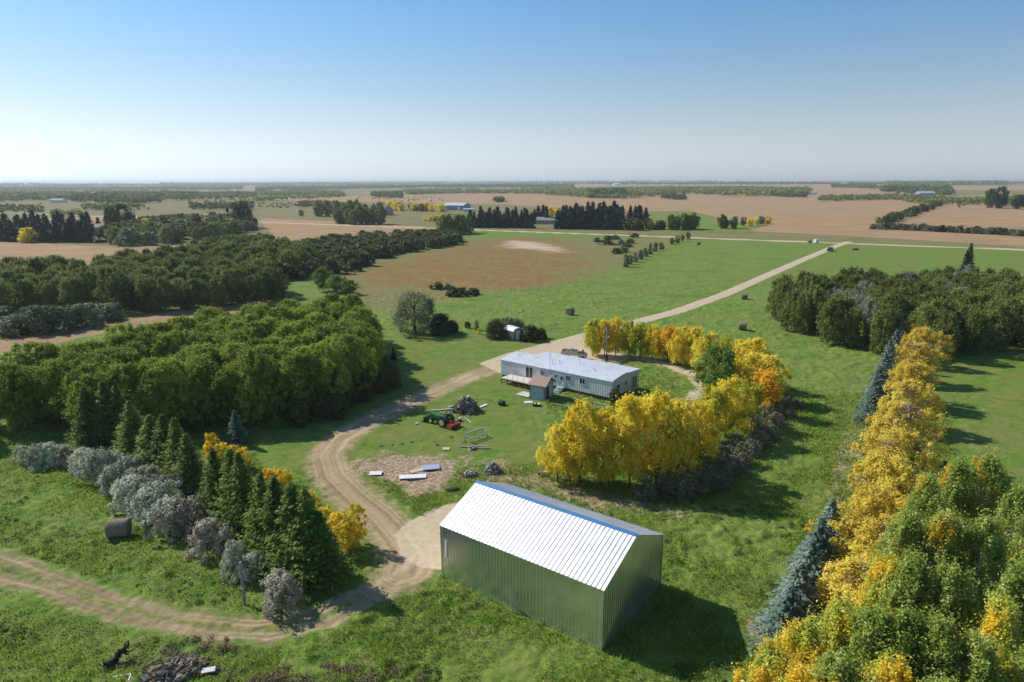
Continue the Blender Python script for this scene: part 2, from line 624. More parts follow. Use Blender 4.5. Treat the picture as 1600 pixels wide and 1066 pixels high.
pad_poly = UP([(617, 835), (640, 815), (690, 790), (740, 780), (740, 860), (700, 893), (660, 888), (628, 872)])
track_line = UP([(775, 575), (740, 586), (700, 603), (640, 629), (580, 657), (532, 685), (510, 712), (520, 745), (556, 780), (592, 808), (618, 838), (640, 870), (630, 895)])
rut_a = UP([(-60, 850), (0, 868), (100, 904), (200, 941), (300, 964), (400, 973), (480, 962), (550, 932), (610, 895), (640, 870)])
rut_b = UP([(-60, 893), (0, 905), (60, 918), (130, 944), (230, 973), (330, 991), (420, 994), (520, 972), (600, 927), (645, 893)])
patch_poly = UP([(545, 724), (600, 712), (680, 713), (728, 718), (712, 735), (700, 765), (640, 778), (612, 752), (556, 740)])
strip_poly = UP([(760, 735), (800, 742), (850, 740), (890, 762), (960, 772), (1050, 786), (1080, 800), (1000, 802), (900, 790), (845, 765), (760, 752)])
side_strip = UP([(1200, 1000), (1230, 930), (1290, 820), (1330, 700), (1350, 640)])
marsh_poly = UP([(560, 424), (620, 407), (700, 391), (760, 378), (800, 371), (880, 374), (912, 393), (918, 410), (895, 430), (850, 444), (760, 452), (680, 453), (600, 447), (545, 438)])
ring_poly = UP([(530, 470), (520, 430), (600, 405), (735, 372), (1080, 372), (1040, 388), (985, 408), (935, 432), (860, 447), (760, 459), (690, 471), (600, 485)])
salt_poly = UP([(790, 383), (800, 376), (835, 378), (868, 386), (875, 394), (840, 390), (800, 388)])
field_big = UP([(1640, 309), (1480, 309), (1300, 308), (1200, 306), (1050, 304), (950, 305), (800, 300), (735, 301), (700, 308), (790, 320), (1005, 331), (1080, 330), (1150, 347), (1210, 349), (1172, 361), (1400, 373), (1640, 388)])
field_b = UP([(403, 341), (500, 345), (590, 351), (668, 354), (640, 365), (560, 385), (480, 385), (430, 372)])
field_c = UP([(-80, 374), (60, 380), (180, 386), (330, 378), (300, 396), (200, 420), (-80, 428)])
field_d = UP([(70, 340), (180, 338), (330, 334), (330, 341), (200, 346), (60, 346)])
field_e = UP([(-80, 540), (0, 531), (120, 511), (245, 489), (420, 470), (420, 490), (245, 505), (120, 530), (0, 556), (-80, 585)])
lawn_r = UP([(1475, 590), (1500, 568), (1560, 555), (1700, 550), (1900, 720), (1500, 760)])
yard_lawn = UP([(560, 560), (640, 520), (830, 520), (900, 525), (780, 570), (860, 640), (900, 720), (700, 730), (560, 720), (420, 740), (380, 690), (560, 650)])
mown = UP([(1130, 440), (1330, 384), (1640, 395), (1700, 440), (1500, 420), (1200, 445)])

# polar sheet round the camera: fine where it is near and in view, coarse elsewhere
dep = np.concatenate([np.linspace(42, 3.0, 760), np.linspace(2.97, .62, 150), 31 / np.linspace(3100, 15000, 60) * 57.3])
rad = np.concatenate([[1, 8, 16, 24], CAM_H / np.tan(np.radians(dep[dep > 3.001])), CAM_H / np.radians(dep[dep <= 3.001])])
rad = np.unique(rad[rad > 0])
ang = np.concatenate([np.linspace(-180, -47, 30)[:-1], np.linspace(-47, 47, 900), np.linspace(47, 180, 30)[1:]])
RR, AA = np.meshgrid(rad, np.radians(ang), indexing='ij')
GX, GY = RR * np.sin(AA), RR * np.cos(AA)


def mask_poly(P, soft):
    return np.clip(.5 + sdf(GX, GY, P) / (2 * soft), 0, 1)


def mask_line(P, half, soft):
    return np.clip(.5 + (half - segdist(GX, GY, P, False)) / (2 * soft), 0, 1)


far = sstep(650, 900, RR)
m_gravel = np.maximum.reduce([mask_line(road_line, 3.6, .8), mask_line(drive_line, 1.9, .5), mask_poly(yard_poly, .5), mask_poly(pad_poly, .6), mask_line(loop_line, 1.7, 1.0) * .62])
dtr = segdist(GX, GY, track_line, False)
m_track = np.maximum.reduce([np.clip(.5 + (2.05 - dtr) / 2.6, 0, 1), mask_line(rut_a, .65, .7) * .8, mask_line(rut_b, .7, .7) * .8,
                             mask_poly(UP([(600, 880), (650, 868), (690, 890), (650, 925), (560, 950), (540, 940)]), 1.0) * .8])
m_patch = np.maximum.reduce([mask_poly(patch_poly, 2.6), mask_poly(strip_poly, 2.6) * .9, mask_poly(UP([(735, 725), (780, 716), (830, 728), (800, 745), (750, 745)]), 2.5) * .75, mask_poly(UP([(1165, 990), (1180, 960), (1215, 950), (1232, 975), (1200, 1015)]), 1.2) * .8, mask_poly(UP([(1290, 705), (1350, 650), (1355, 690), (1310, 760)]), 1.6) * .6, mask_poly(UP([(880, 765), (940, 770), (960, 790), (900, 785)]), 2.0) * .8])
m_stub = np.maximum.reduce([mask_poly(P, s) for P, s in ((field_big, 3), (field_b, 3), (field_c, 2), (field_d, 4), (field_e, 1.5))])
m_marsh = mask_poly(marsh_poly, 16)
m_dry = np.maximum.reduce([mask_poly(ring_poly, 6) * .9, mask_poly(np.array([rut_a[0], *rut_a[1:], *rut_b[::-1]]), 1.2) * .6,
                           mask_line(side_strip, 1.0, 2.2) * .75, np.clip(.5 + (3.6 - dtr) / 2.4, 0, 1) * .45,
                           mask_line(road_line, 8, 4) * .6])
m_salt = mask_poly(salt_poly, 9)
m_lawn = np.maximum.reduce([mask_poly(lawn_r, 3), mask_poly(yard_lawn, 3), mask_poly(mown, 5) * .7])
# far patchwork of fields and pasture
ca, sa = math.cos(R(-31)), math.sin(R(-31))
fu, fv = GX * ca + GY * sa, -GX * sa + GY * ca
cell = _perm[(np.floor((fu + vnoise(fu, fv, 600, 5) * 90) / 520)).astype(int) % 256, (np.floor(fv / 800 + 50)).astype(int) % 256]
nd = np.array([dv[1], -dv[0]])
if nd[1] < 0: nd = -nd
beyond = sstep(8, 14, (GX - a_[0]) * nd[0] + (GY - a_[1]) * nd[1])
green_strip = mask_poly(UP([(1015, 331), (1090, 330), (1150, 347), (1180, 362), (1000, 362)]), 4)
far_a = np.maximum(far, beyond * (1 - green_strip) * .9)
far_a = np.maximum(far_a, sstep(330, 420, RR) * (GX < -110) * .9)
m_farfield = far * np.where(cell > .32, 1.0, 0.0) * (1 - m_stub) * (GX > -200 - .3 * GY)
m_farfield = np.maximum(m_farfield, far * np.where(cell > .5, 1.0, 0.0) * (1 - m_stub))
m_stub = np.maximum(m_stub, m_farfield * .95)
m_far = far_a * (1 - m_stub)

GZ = hills(GX, GY)
bump_amt = (1 - np.maximum.reduce([m_gravel, m_track * .8, m_lawn * .75, m_patch * .2])) * (1 - sstep(150, 400, RR))
lump = (vnoise(GX, GY, .55, 6) - .5) * .18 + (vnoise(GX, GY, 1.6, 7) - .5) * .2 + (vnoise(GX, GY, 5, 8) - .5) * .2
lump += np.maximum(0, vnoise(GX, GY, 1.1, 9) - .62) * .9 * sstep(.45, .65, vnoise(GX, GY, 9, 10))
GZ = GZ + bump_amt * lump + (vnoise(GX, GY, .4, 12) - .5) * .05 * m_patch * (RR < 300)
GZ -= .06 * np.clip(1 - np.abs(dtr - .85) / .4, 0, 1) * (RR < 200)
GZ -= .05 * np.clip(1 - segdist(GX, GY, rut_a, False) / .6, 0, 1) * (RR < 200)
GZ -= .05 * np.clip(1 - segdist(GX, GY, rut_b, False) / .6, 0, 1) * (RR < 200)


def ground_material():
    mt, nt, N, L, P = newmat('land')
    geo = N.new('ShaderNodeNewGeometry')
    aA = N.new('ShaderNodeAttribute'); aA.attribute_name = 'mask_a'
    aB = N.new('ShaderNodeAttribute'); aB.attribute_name = 'mask_b'
    aC = N.new('ShaderNodeAttribute'); aC.attribute_name = 'mask_c'
    sep = []
    for a in (aA, aB, aC):
        s = N.new('ShaderNodeSeparateColor'); L.new(a.outputs['Color'], s.inputs[0]); sep.append(s)
    mp = N.new('ShaderNodeMapping'); L.new(geo.outputs['Position'], mp.inputs['Vector'])

    def noise(sc, det=5, rough=.55, stretch=None, rot=0.0, dist=0.0):
        n = N.new('ShaderNodeTexNoise')
        n.inputs['Scale'].default_value = sc; n.inputs['Detail'].default_value = det; n.inputs['Roughness'].default_value = rough
        n.inputs['Distortion'].default_value = dist
        if stretch:
            q = N.new('ShaderNodeMapping'); q.inputs['Scale'].default_value = stretch; q.inputs['Rotation'].default_value = (0, 0, rot)
            L.new(geo.outputs['Position'], q.inputs['Vector']); L.new(q.outputs[0], n.inputs['Vector'])
        else:
            L.new(geo.outputs['Position'], n.inputs['Vector'])
        return n.outputs['Fac']

    def ramp(f, stops):
        r = N.new('ShaderNodeValToRGB'); e = r.color_ramp.elements
        e[0].position = stops[0][0]; e[0].color = tuple(stops[0][1]) + (1,)
        e[1].position = stops[-1][0]; e[1].color = tuple(stops[-1][1]) + (1,)
        for p, c in stops[1:-1]:
            q = e.new(p); q.color = tuple(c) + (1,)
        L.new(f, r.inputs[0]); return r.outputs[0]

    def mth(op, a, b=None, c=None, clamp=False):
        n = N.new('ShaderNodeMath'); n.operation = op; n.use_clamp = clamp
        for i, v in enumerate((a, b, c)):
            if v is None: continue
            if isinstance(v, (int, float)): n.inputs[i].default_value = v
            else: L.new(v, n.inputs[i])
        return n.outputs[0]

    def mix(f, a, b, mode='MIX'):
        n = N.new('ShaderNodeMixRGB'); n.blend_type = mode
        if isinstance(f, (int, float)): n.inputs[0].default_value = f
        else: L.new(f, n.inputs[0])
        for i, v in ((1, a), (2, b)):
            if isinstance(v, tuple): n.inputs[i].default_value = v + (1,)
            else: L.new(v, n.inputs[i])
        return n.outputs[0]

    def edge(mask, nz, amp=.9, w=.12):
        """mask pushed by noise, then a fairly sharp step: ragged natural edges"""
        v = mth('ADD', mask, mth('MULTIPLY', mth('SUBTRACT', nz, .5), amp))
        n = N.new('ShaderNodeMapRange'); n.interpolation_type = 'SMOOTHSTEP'
        n.inputs['From Min'].default_value = .5 - w; n.inputs['From Max'].default_value = .5 + w
        L.new(v, n.inputs['Value'])
        return mth('MULTIPLY', n.outputs[0], mth('GREATER_THAN', mask, 0.004))

    nf, nm_, nl, nb = noise(6, 4, .7), noise(1.1, 6, .65), noise(.12, 5, .6), noise(.022, 4, .55)
    nxf = noise(2.6, 6, .75)
    # rough hay grass
    hay = ramp(nm_, [(.3, (.065, .12, .018)), (.48, (.13, .22, .028)), (.6, (.19, .29, .04)), (.74, (.29, .37, .08))])
    hay = mix(ramp(noise(2.1, 8, .75), [(.36, (.75, .75, .75)), (.52, (0, 0, 0))]), hay, (.05, .10, .02))
    hay = mix(ramp(noise(.45, 7, .7), [(.52, (0, 0, 0)), (.66, (.7, .7, .7))]), hay, (.24, .235, .075))
    hay = mix(ramp(nl, [(.42, (0, 0, 0)), (.62, (.6, .6, .6))]), hay, (.20, .235, .06))
    hay = mix(ramp(noise(.06, 8, .7, (1, 2.2, 1), .9), [(.36, (.6, .6, .6)), (.5, (0, 0, 0))]), hay, (.055, .13, .02))
    hay = mix(ramp(noise(.2, 9, .78, (1, 2.6, 1), 1.1), [(.5, (0, 0, 0)), (.64, (.6, .6, .6))]), hay, (.24, .26, .085))
    hay = mix(ramp(nb, [(.45, (0, 0, 0)), (.7, (.45, .45, .45))]), hay, (.15, .20, .045))
    # short lawn
    lawn = ramp(nxf, [(.25, (.085, .155, .024)), (.5, (.14, .225, .03)), (.75, (.225, .29, .06))])
    lawn = mix(ramp(noise(.5, 8, .72), [(.44, (0, 0, 0)), (.62, (.8, .8, .8))]), lawn, (.075, .15, .024))
    lawn = mix(ramp(noise(.33, 8, .75, (1, 1.7, 1), .6), [(.5, (0, 0, 0)), (.68, (.75, .75, .75))]), lawn, (.30, .26, .11))
    lawn = mix(ramp(nl, [(.42, (0, 0, 0)), (.68, (.75, .75, .75))]), lawn, (.2, .2, .06))
    c = mix(edge(sep[2].outputs['Red'], nl, .5, .3), hay, lawn)
    # far pasture
    past = ramp(noise(.03, 8, .65), [(.3, (.14, .135, .055)), (.45, (.23, .19, .09)), (.58, (.17, .17, .06)), (.75, (.29, .22, .115))])
    c = mix(edge(sep[2].outputs['Green'], nb, .8, .2), c, past)
    # dry grass
    dry = ramp(noise(.7, 9, .75), [(.32, (.12, .13, .04)), (.5, (.2, .18, .065)), (.68, (.32, .25, .12))])
    c = mix(mth('MULTIPLY', edge(sep[1].outputs['Red'], nm_, 1.0, .25), .9), c, dry)
    # marsh rust
    nM = noise(.1, 7, .65, (1, 1.6, 1), .5)
    rust = ramp(nM, [(.3, (.23, .21, .06)), (.44, (.27, .17, .055)), (.52, (.24, .095, .035)), (.6, (.23, .17, .06)), (.7, (.33, .17, .07))])
    rust = mix(ramp(noise(.3, 8, .75), [(.45, (0, 0, 0)), (.62, (.85, .85, .85))]), rust, (.21, .185, .06))
    rust = mix(ramp(noise(.8, 8, .7), [(.5, (0, 0, 0)), (.66, (.6, .6, .6))]), rust, (.13, .07, .035))
    rust = mix(ramp(nxf, [(.3, (.0, .0, .0)), (.8, (.35, .35, .35))]), rust, (.24, .2, .07))
    c = mix(edge(sep[2].outputs['Blue'], noise(.045, 8, .68), 2.2, .35), c, rust)
    c = mix(edge(sep[1].outputs['Green'], noise(.06, 8, .7, (1, 3, 1), .3), 2.6, .35), c, (.50, .39, .27))
    # stubble fields, drilled rows
    w = N.new('ShaderNodeTexWave'); w.inputs['Scale'].default_value = .16; w.inputs['Distortion'].default_value = 1.2; w.inputs['Detail'].default_value = 3
    q = N.new('ShaderNodeMapping'); q.inputs['Rotation'].default_value = (0, 0, R(31)); L.new(geo.outputs['Position'], q.inputs[0]); L.new(q.outputs[0], w.inputs['Vector'])
    stub = ramp(noise(.035, 8, .68, (1, 2.5, 1), R(31)), [(.3, (.27, .165, .08)), (.5, (.36, .23, .118)), (.72, (.46, .31, .17))])
    stub = mix(mth('MULTIPLY', w.outputs['Fac'], .16), stub, (.2, .125, .075))
    stub = mix(mth('MULTIPLY', nxf, .2), stub, (.42, .3, .2))
    stub = mix(ramp(nb, [(.55, (0, 0, 0)), (.72, (.45, .45, .45))]), stub, (.24, .19, .09))
    c = mix(edge(sep[0].outputs['Blue'], nl, .5, .12), c, stub)
    # broken bare soil
    soil = ramp(noise(2.4, 8, .75), [(.34, (.13, .095, .05)), (.48, (.32, .23, .145)), (.62, (.56, .43, .30))])
    c = mix(edge(sep[1].outputs['Blue'], noise(.55, 7, .72), 2.6, .15), c, soil)
    # dirt track
    ns = noise(2.2, 5, .6)
    trk = ramp(mth('ADD', mth('MULTIPLY', ns, .45), mth('MULTIPLY', aB.outputs['Alpha'], .55)), [(.15, (.19, .15, .075)), (.42, (.36, .265, .155)), (.72, (.52, .40, .255))])
    trk = mix(ramp(nl, [(.5, (0, 0, 0)), (.7, (.5, .5, .5))]), trk, (.17, .16, .06))
    c = mix(edge(sep[0].outputs['Green'], noise(.9, 8, .72), 1.9, .3), c, trk)
    # gravel
    grv = ramp(noise(1.6, 8, .7), [(.25, (.40, .31, .20)), (.5, (.52, .415, .28)), (.8, (.62, .51, .37))])
    grv = mix(ramp(nl, [(.5, (0, 0, 0)), (.75, (.4, .4, .4))]), grv, (.38, .285, .18))
    c = mix(edge(sep[0].outputs['Red'], nm_, .55, .14), c, grv)
    L.new(c, P.inputs['Base Color'])
    P.inputs['Roughness'].default_value = .95
    P.inputs['Specular IOR Level'].default_value = .1
    bp = N.new('ShaderNodeBump'); bp.inputs['Strength'].default_value = .9; bp.inputs['Distance'].default_value = .12
    hsum = mth('ADD', mth('MULTIPLY', nxf, 1.0), mth('MULTIPLY', nf, .35))
    soft = mth('SUBTRACT', 1.0, mth('MULTIPLY', mth('MAXIMUM', sep[0].outputs['Red'], mth('MULTIPLY', sep[0].outputs['Green'], .6)), .85))
    L.new(mth('MULTIPLY', hsum, soft), bp.inputs['Height'])
    L.new(bp.outputs[0], P.inputs['Normal'])
    return mt


M['land'] = ground_material()


def build_ground():
    nr, na = GX.shape
    co = np.stack([GX, GY, GZ], -1).reshape(-1, 3)
    idx = np.arange(nr * na).reshape(nr, na)
    q = np.stack([idx[:-1, :-1], idx[:-1, 1:], idx[1:, 1:], idx[1:, :-1]], -1)
    fm = lambda a: (a[:-1, :-1] + a[1:, 1:]) / 2
    cls = np.zeros(q.shape[:2], int)
    road_m = mask_line(road_line, 3.6, .8); drive_m = np.maximum.reduce([mask_line(drive_line, 1.9, .5), mask_poly(yard_poly, .5), mask_line(loop_line, 1.9, .8)])
    cls[fm(m_marsh) > .5] = 5
    cls[fm(np.maximum.reduce([mask_poly(P, 3) for P in (field_big, field_b, field_c, field_d, field_e)])) > .5] = 4
    cls[fm(m_track) > .5] = 3
    cls[fm(mask_poly(pad_poly, .6)) > .5] = 6
    cls[fm(drive_m) > .5] = 2
    cls[fm(road_m) > .5] = 1
    A = np.stack([m_gravel, m_track, m_stub, m_marsh], -1).reshape(-1, 4)
    sx = GX + GY
    streak = vnoise(dtr, sx * .045, .21, 31) * .6 + vnoise(dtr, sx * .1, .55, 32) * .4
    da, db = segdist(GX, GY, rut_a, False), segdist(GX, GY, rut_b, False)
    s2 = vnoise(np.minimum(da, db), sx * .05, .25, 33)
    streak = np.where(dtr < 4, streak, s2)
    B = np.stack([m_dry, m_salt, m_patch, streak], -1).reshape(-1, 4)
    C = np.stack([m_lawn, m_far, m_marsh, m_dry * 0 + 1], -1).reshape(-1, 4)
    names = ['ground', 'gravel_road', 'driveway', 'dirt_track', 'harvested_field', 'marsh', 'gravel_pad']
    for k, nm in enumerate(names):
        f = q[cls == k].reshape(-1, 4)
        if not len(f): continue
        used = np.unique(f)
        remap = np.zeros(nr * na, np.int32); remap[used] = np.arange(len(used))
        me = bpy.data.meshes.new(nm)
        n = len(f)
        me.vertices.add(len(used)); me.vertices.foreach_set('co', co[used].reshape(-1).astype(np.float32))
        me.loops.add(n * 4); me.loops.foreach_set('vertex_index', remap[f][:, ::-1].reshape(-1))
        me.polygons.add(n)
        me.polygons.foreach_set('loop_start', np.arange(0, n * 4, 4, dtype=np.int32))
        me.polygons.foreach_set('loop_total', np.full(n, 4, np.int32))
        me.polygons.foreach_set('use_smooth', np.ones(n, bool))
        for an, arr in (('mask_a', A), ('mask_b', B), ('mask_c', C)):
            at = me.attributes.new(an, 'FLOAT_COLOR', 'POINT')
            at.data.foreach_set('color', arr[used].reshape(-1).astype(np.float32))
        me.materials.append(M['land'])
        me.update(calc_edges=True)
        o = bpy.data.objects.new(nm, me)
        COL.objects.link(o)
        tag(o, kind='structure')


build_ground()

# ------------------------------------------------------------------ plant prototypes
def T(h, w, cb, ncl, per, leaf, prof, s0, **k):
    return lambda i: broadleaf(h, w, cb, ncl, per, leaf, prof, s0 + i * 17, **k)


proto('aspen', 'aspen_tree', T(9, 6.2, .15, 230, 52, .13, prof_tall, 100, trunk_r=.12, crad=.065, tallc=1.15, rough_n=1.1, open_=.55, loose=.05), 'aspen', 'palebark', n=5)
proto('mixed', 'woodland_tree', T(8.5, 6.4, .12, 170, 50, .17, prof_tall, 200, crad=.07, tallc=2.0, rough_n=.9, open_=.4, loose=.1), 'mixed', 'bark', n=4)
proto('grove', 'olive_green_tree', T(8.5, 6.0, .1, 170, 50, .16, prof_tall, 300, crad=.07, tallc=2.0, rough_n=.9, open_=.4, loose=.1), 'grove', 'palebark', n=5)
proto('oak', 'shade_tree', T(10, 9, .12, 40, 130, .35, prof_round, 350, crad=.16), 'oak', 'bark', n=2)
proto('yellow', 'yellow_autumn_tree', T(7.5, 5.4, .14, 120, 95, .13, prof_tall, 400, crad=.08, trunk_r=.12, tallc=1.5, rough_n=.85, open_=.4, loose=.1), 'yellow', 'bark', n=4)
proto('orange', 'orange_autumn_tree', T(6, 4.2, .18, 44, 130, .15, prof_round, 450, crad=.15), 'orange', 'bark', n=3)
proto('ygreen', 'turning_tree', T(6.5, 4.2, .15, 44, 130, .15, prof_tall, 470, crad=.15), 'ygreen', 'bark', n=3)
proto('green', 'green_tree', T(8, 6.5, .12, 60, 170, .16, prof_round, 500, crad=.14), 'green', 'bark', n=1)
proto('boxelder', 'yellow_autumn_tree', T(7, 6.4, .08, 170, 130, .105, prof_round, 520, crad=.065, trunk_r=.16, rough_n=.85, open_=.35, loose=.1), 'boxelder', 'bark', n=4)
proto('poplar', 'poplar_tree', T(12, 5.8, .08, 230, 170, .085, prof_spire, 600, crad=.06, trunk_r=.16, nlimb=34, tallc=3.0, rough_n=.8, open_=.4), 'poplar', 'palebark', n=4)
proto('poplary', 'poplar_tree', T(10, 5.6, .06, 210, 170, .085, prof_spire, 650, crad=.06, trunk_r=.15, nlimb=30, tallc=2.8, rough_n=.8, open_=.4), 'poplary', 'palebark', n=3)
proto('young_yellow', 'young_yellow_tree', T(3.5, 2.2, .1, 50, 70, .09, prof_tall, 690, crad=.11, trunk_r=.05), 'gold', 'bark', n=3)
proto('silver', 'silver_shrub', T(2.6, 3.5, .05, 110, 75, .065, prof_shrub, 700, crad=.065, stems=9, trunk_r=.04), 'silver', 'greywood', n=4)
proto('silverbrown', 'silver_shrub', T(2.6, 3.4, .05, 110, 70, .065, prof_shrub, 730, crad=.065, stems=9, trunk_r=.04), 'silverbrown', 'greywood', n=2)
proto('darkbush', 'dark_shrub', T(3.2, 4.0, .04, 34, 110, .17, prof_shrub, 760, crad=.16, stems=8, trunk_r=.05), 'darkbush', 'bark', n=4)
proto('greywillow', 'willow_shrub', T(3.6, 5.6, .03, 40, 110, .17, prof_shrub, 800, crad=.14, stems=8, trunk_r=.05), 'greywillow', 'bark', n=3)
proto('twig', 'bare_shrub', T(2.8, 3.2, .06, 40, 60, .10, prof_shrub, 830, crad=.15, stems=26, trunk_r=.035, loose=.1), 'twig', 'greywood', n=3)
proto('willow', 'willow_tree', T(7.5, 10.5, .14, 120, 95, .15, prof_wide, 861, crad=.075, trunk_r=.35, rough_n=.9, open_=.4), 'willow', 'bark', n=1)


def C(h, w, lv, nb, per, ns, s0, **k):
    return lambda i: conifer(h, w, lv, nb, per, ns, s0 + i * 13, **k)


proto('spruce', 'spruce_tree', C(9, 4.2, 22, 12, 9, .30, 900), 'spruce', 'bark', n=3)
proto('bluespruce', 'blue_spruce_tree', C(8, 5.0, 30, 15, 24, .13, 930, droop=.12), 'bluespruce', 'bark', n=3)
proto('larch', 'larch_tree', C(7, 4.3, 30, 17, 34, .095, 960, droop=.02, curve=.85), 'larch', 'bark', n=4)


def dead(i):
    rs = np.random.RandomState(1000 + i)
    mb = MB()
    limb(mb, (0, 0, 0), (rs.normal() * .4, rs.normal() * .4, 8), .11, .03, rs, 6, .03, 6)
    tw = []
    for k in range(26):
        z = rs.uniform(2.5, 7.6); a = rs.rand() * 6.28; L0 = (8.6 - z) * .45 + .5
        e = np.array([math.cos(a) * L0, math.sin(a) * L0, z + L0 * .9])
        limb(mb, (0, 0, z), e, .04, .014, rs, 3, .08, 4)
        for j in range(7):
            t = rs.uniform(.3, 1); b = np.array([0, 0, z]) * (1 - t) + e * t
            tw.append((b, b + norm(rs.normal(size=3) + [0, 0, 1]) * rs.uniform(.5, 1.1)))
    P = np.array([(a + b) / 2 for a, b in tw]); D = np.array([b - a for a, b in tw])
    V = leaves(np.repeat(P, 3, 0) + rs.normal(size=(len(P) * 3, 3)) * .1, rs.normal(size=(len(P) * 3, 3)), .42, rs, 1.0, np.repeat(D, 3, 0))
    V = V.copy(); c = V.mean(1, keepdims=True)
    V[:, 1] = c[:, 0] + (V[:, 1] - c[:, 0]) * .1; V[:, 3] = c[:, 0] + (V[:, 3] - c[:, 0]) * .1
    return V, rs.rand(len(V)), mb


M['deadtwig'] = leafmat('pale_dead_twig', [(.2, .175, .15), (.3, .27, .24), (.42, .39, .35)], trans=.02)
proto('dead', 'dead_tree', dead, 'deadtwig', 'palebark', part='twigs', n=2)
# plants of the middle distance: one mesh each, larger leaves
proto('m_green', 'broadleaf_tree', T(9, 8, .04, 34, 44, .5, prof_round, 1100, crad=.17, nlimb=0), 'mixed', n=3, single=True)
proto('m_bush', 'dark_shrub', T(3.2, 5, .0, 20, 34, .38, prof_shrub, 1130, crad=.18, stems=0), 'darkbush', n=4, single=True)
proto('m_olive', 'olive_shrub', T(3.2, 5, .0, 20, 34, .34, prof_shrub, 1150, crad=.18, stems=0), 'greywillow', n=3, single=True)
proto('m_yellow', 'yellow_autumn_tree', T(6, 5.5, .04, 34, 40, .42, prof_round, 1160, crad=.2, nlimb=0), 'yellow', n=3, single=True)
proto('m_spruce', 'spruce_tree', C(10, 6.0, 16, 11, 7, .8, 1180), 'spruce', n=4, single=True)

ORD = ['first', 'second', 'third', 'fourth', 'fifth', 'sixth', 'seventh', 'eighth', 'ninth', 'tenth', 'eleventh', 'twelfth', 'thirteenth',
       'fourteenth', 'fifteenth', 'sixteenth', 'seventeenth', 'eighteenth', 'nineteenth', 'twentieth', 'twenty-first', 'twenty-second',
       'twenty-third', 'twenty-fourth', 'twenty-fifth', 'twenty-sixth', 'twenty-seventh', 'twenty-eighth']
HT = dict(aspen=9, mixed=8.5, grove=8.5, oak=10, yellow=7.5, orange=6, ygreen=6.5, green=8, boxelder=7, poplar=12, poplary=10, young_yellow=3.5,
          silver=2.6, silverbrown=2.6, darkbush=3.2, greywillow=3.6, twig=2.8, willow=7.5, spruce=9, bluespruce=8, larch=7, dead=8,
          m_green=9, m_bush=3.2, m_olive=3.2, m_yellow=6, m_spruce=10)


def stand(kind, px, py, top=None, h=None, w=None, **k):
    """plant at the foot pixel (px, py); height from its top pixel row or given"""
    p = U(px, py)
    hh = h if h is not None else hat(p, px, top)
    return plant(kind, p, hh, HT[kind], w, **k)


def crown_at(kind, px, py, h, zf=1.0, w=None, **k):
    """plant whose crown (at zf of its height) shows at the pixel"""
    p = U(px, py, h * zf)
    return plant(kind, (p[0], p[1]), h, HT[kind], w, **k)


def wood(kind, P, step, h, lab, group, cat='tree', seed=0, maxn=400, wv=.12, hv=.16, fn=None, w=1.0, edge=None):
    rs = random.Random(seed)
    L = spots(P, step, .38, seed)
    L.sort(key=lambda q: q[0] ** 2 + q[1] ** 2)
    L = L[:maxn]
    # the trees of the near edge can be told apart: count them from the left
    bins = {}
    for i, q in enumerate(L):
        b = int(math.floor(math.atan2(q[0], q[1]) / (step * 1.2 / math.hypot(*q))))
        if b not in bins or math.hypot(*q) < math.hypot(*L[bins[b]]): bins[b] = i
    vis = [b for b in sorted(bins) if abs(L[bins[b]][0] / L[bins[b]][1]) < .74]
    front = {bins[b]: k for k, b in enumerate(vis[:28])}
    for i, q in enumerate(L):
        kd = kind if isinstance(kind, str) else rs.choice(kind)
        if kd == 'dead' and i in front: kd = 'grove'
        hh = h * rs.uniform(1 - hv, 1 + hv)
        if fn: hh *= fn(*q)
        lb, gp = (lab, group) if isinstance(lab, str) else (lab[kd], group[kd])
        if edge and i in front:
            lb = '%s from the left along the near edge of %s' % (ORD[front[i]], edge)
            lb = {'dead': 'dead tree ', 'grove': 'olive tree ', 'mixed': 'dark tree ', 'aspen': 'aspen '}.get(kd, 'tree ') + lb
        plant(kd, q, hh, HT[kd], w * hh / HT[kd] * rs.uniform(1 - wv, 1 + wv), label=lb, cat=cat, group=gp)
    return len(L)


# the aspen grove on the left
grove_poly = np.vstack([UP([(-130, 600), (0, 552), (90, 530), (200, 512), (300, 492), (400, 475), (480, 463), (545, 462), (572, 475)], 8.5),
                        UP([(600, 590), (560, 625), (500, 648), (440, 662), (330, 672), (230, 682), (120, 680), (10, 672), (-130, 690)])])
n1 = wood('aspen', grove_poly, 3.2, 8.4, 'slender green aspen in the dense grove left of the dirt track', 'aspens of the grove left of the track', maxn=300, seed=3, hv=.2, edge='the aspen grove')
# the wood beyond it
wood2 = UP([(-60, 500), (100, 484), (200, 492), (320, 484), (440, 470), (436, 440), (500, 425), (480, 405), (400, 392), (330, 400), (230, 430), (120, 440), (-60, 446)])
n2 = wood(['mixed', 'grove', 'mixed'], wood2, 6.2, 8.2, {'mixed': 'dark green tree in the wood behind the aspen grove', 'grove': 'olive green tree in the wood behind the aspen grove'},
          {'mixed': 'dark trees of the wood behind the grove', 'grove': 'olive trees of the wood behind the grove'}, maxn=300, seed=4, w=1.15, edge='the wood past the aspens')
n3 = wood('m_bush', UP([(440, 440), (560, 425), (600, 402), (660, 390), (724, 382), (718, 372), (640, 371), (560, 376), (500, 382), (440, 398)]), 7.0, 4.6,
          'dark shrub in the thicket running along the edge of the marsh', 'shrubs in the thicket beside the marsh', cat='shrub', seed=5, w=1.0)
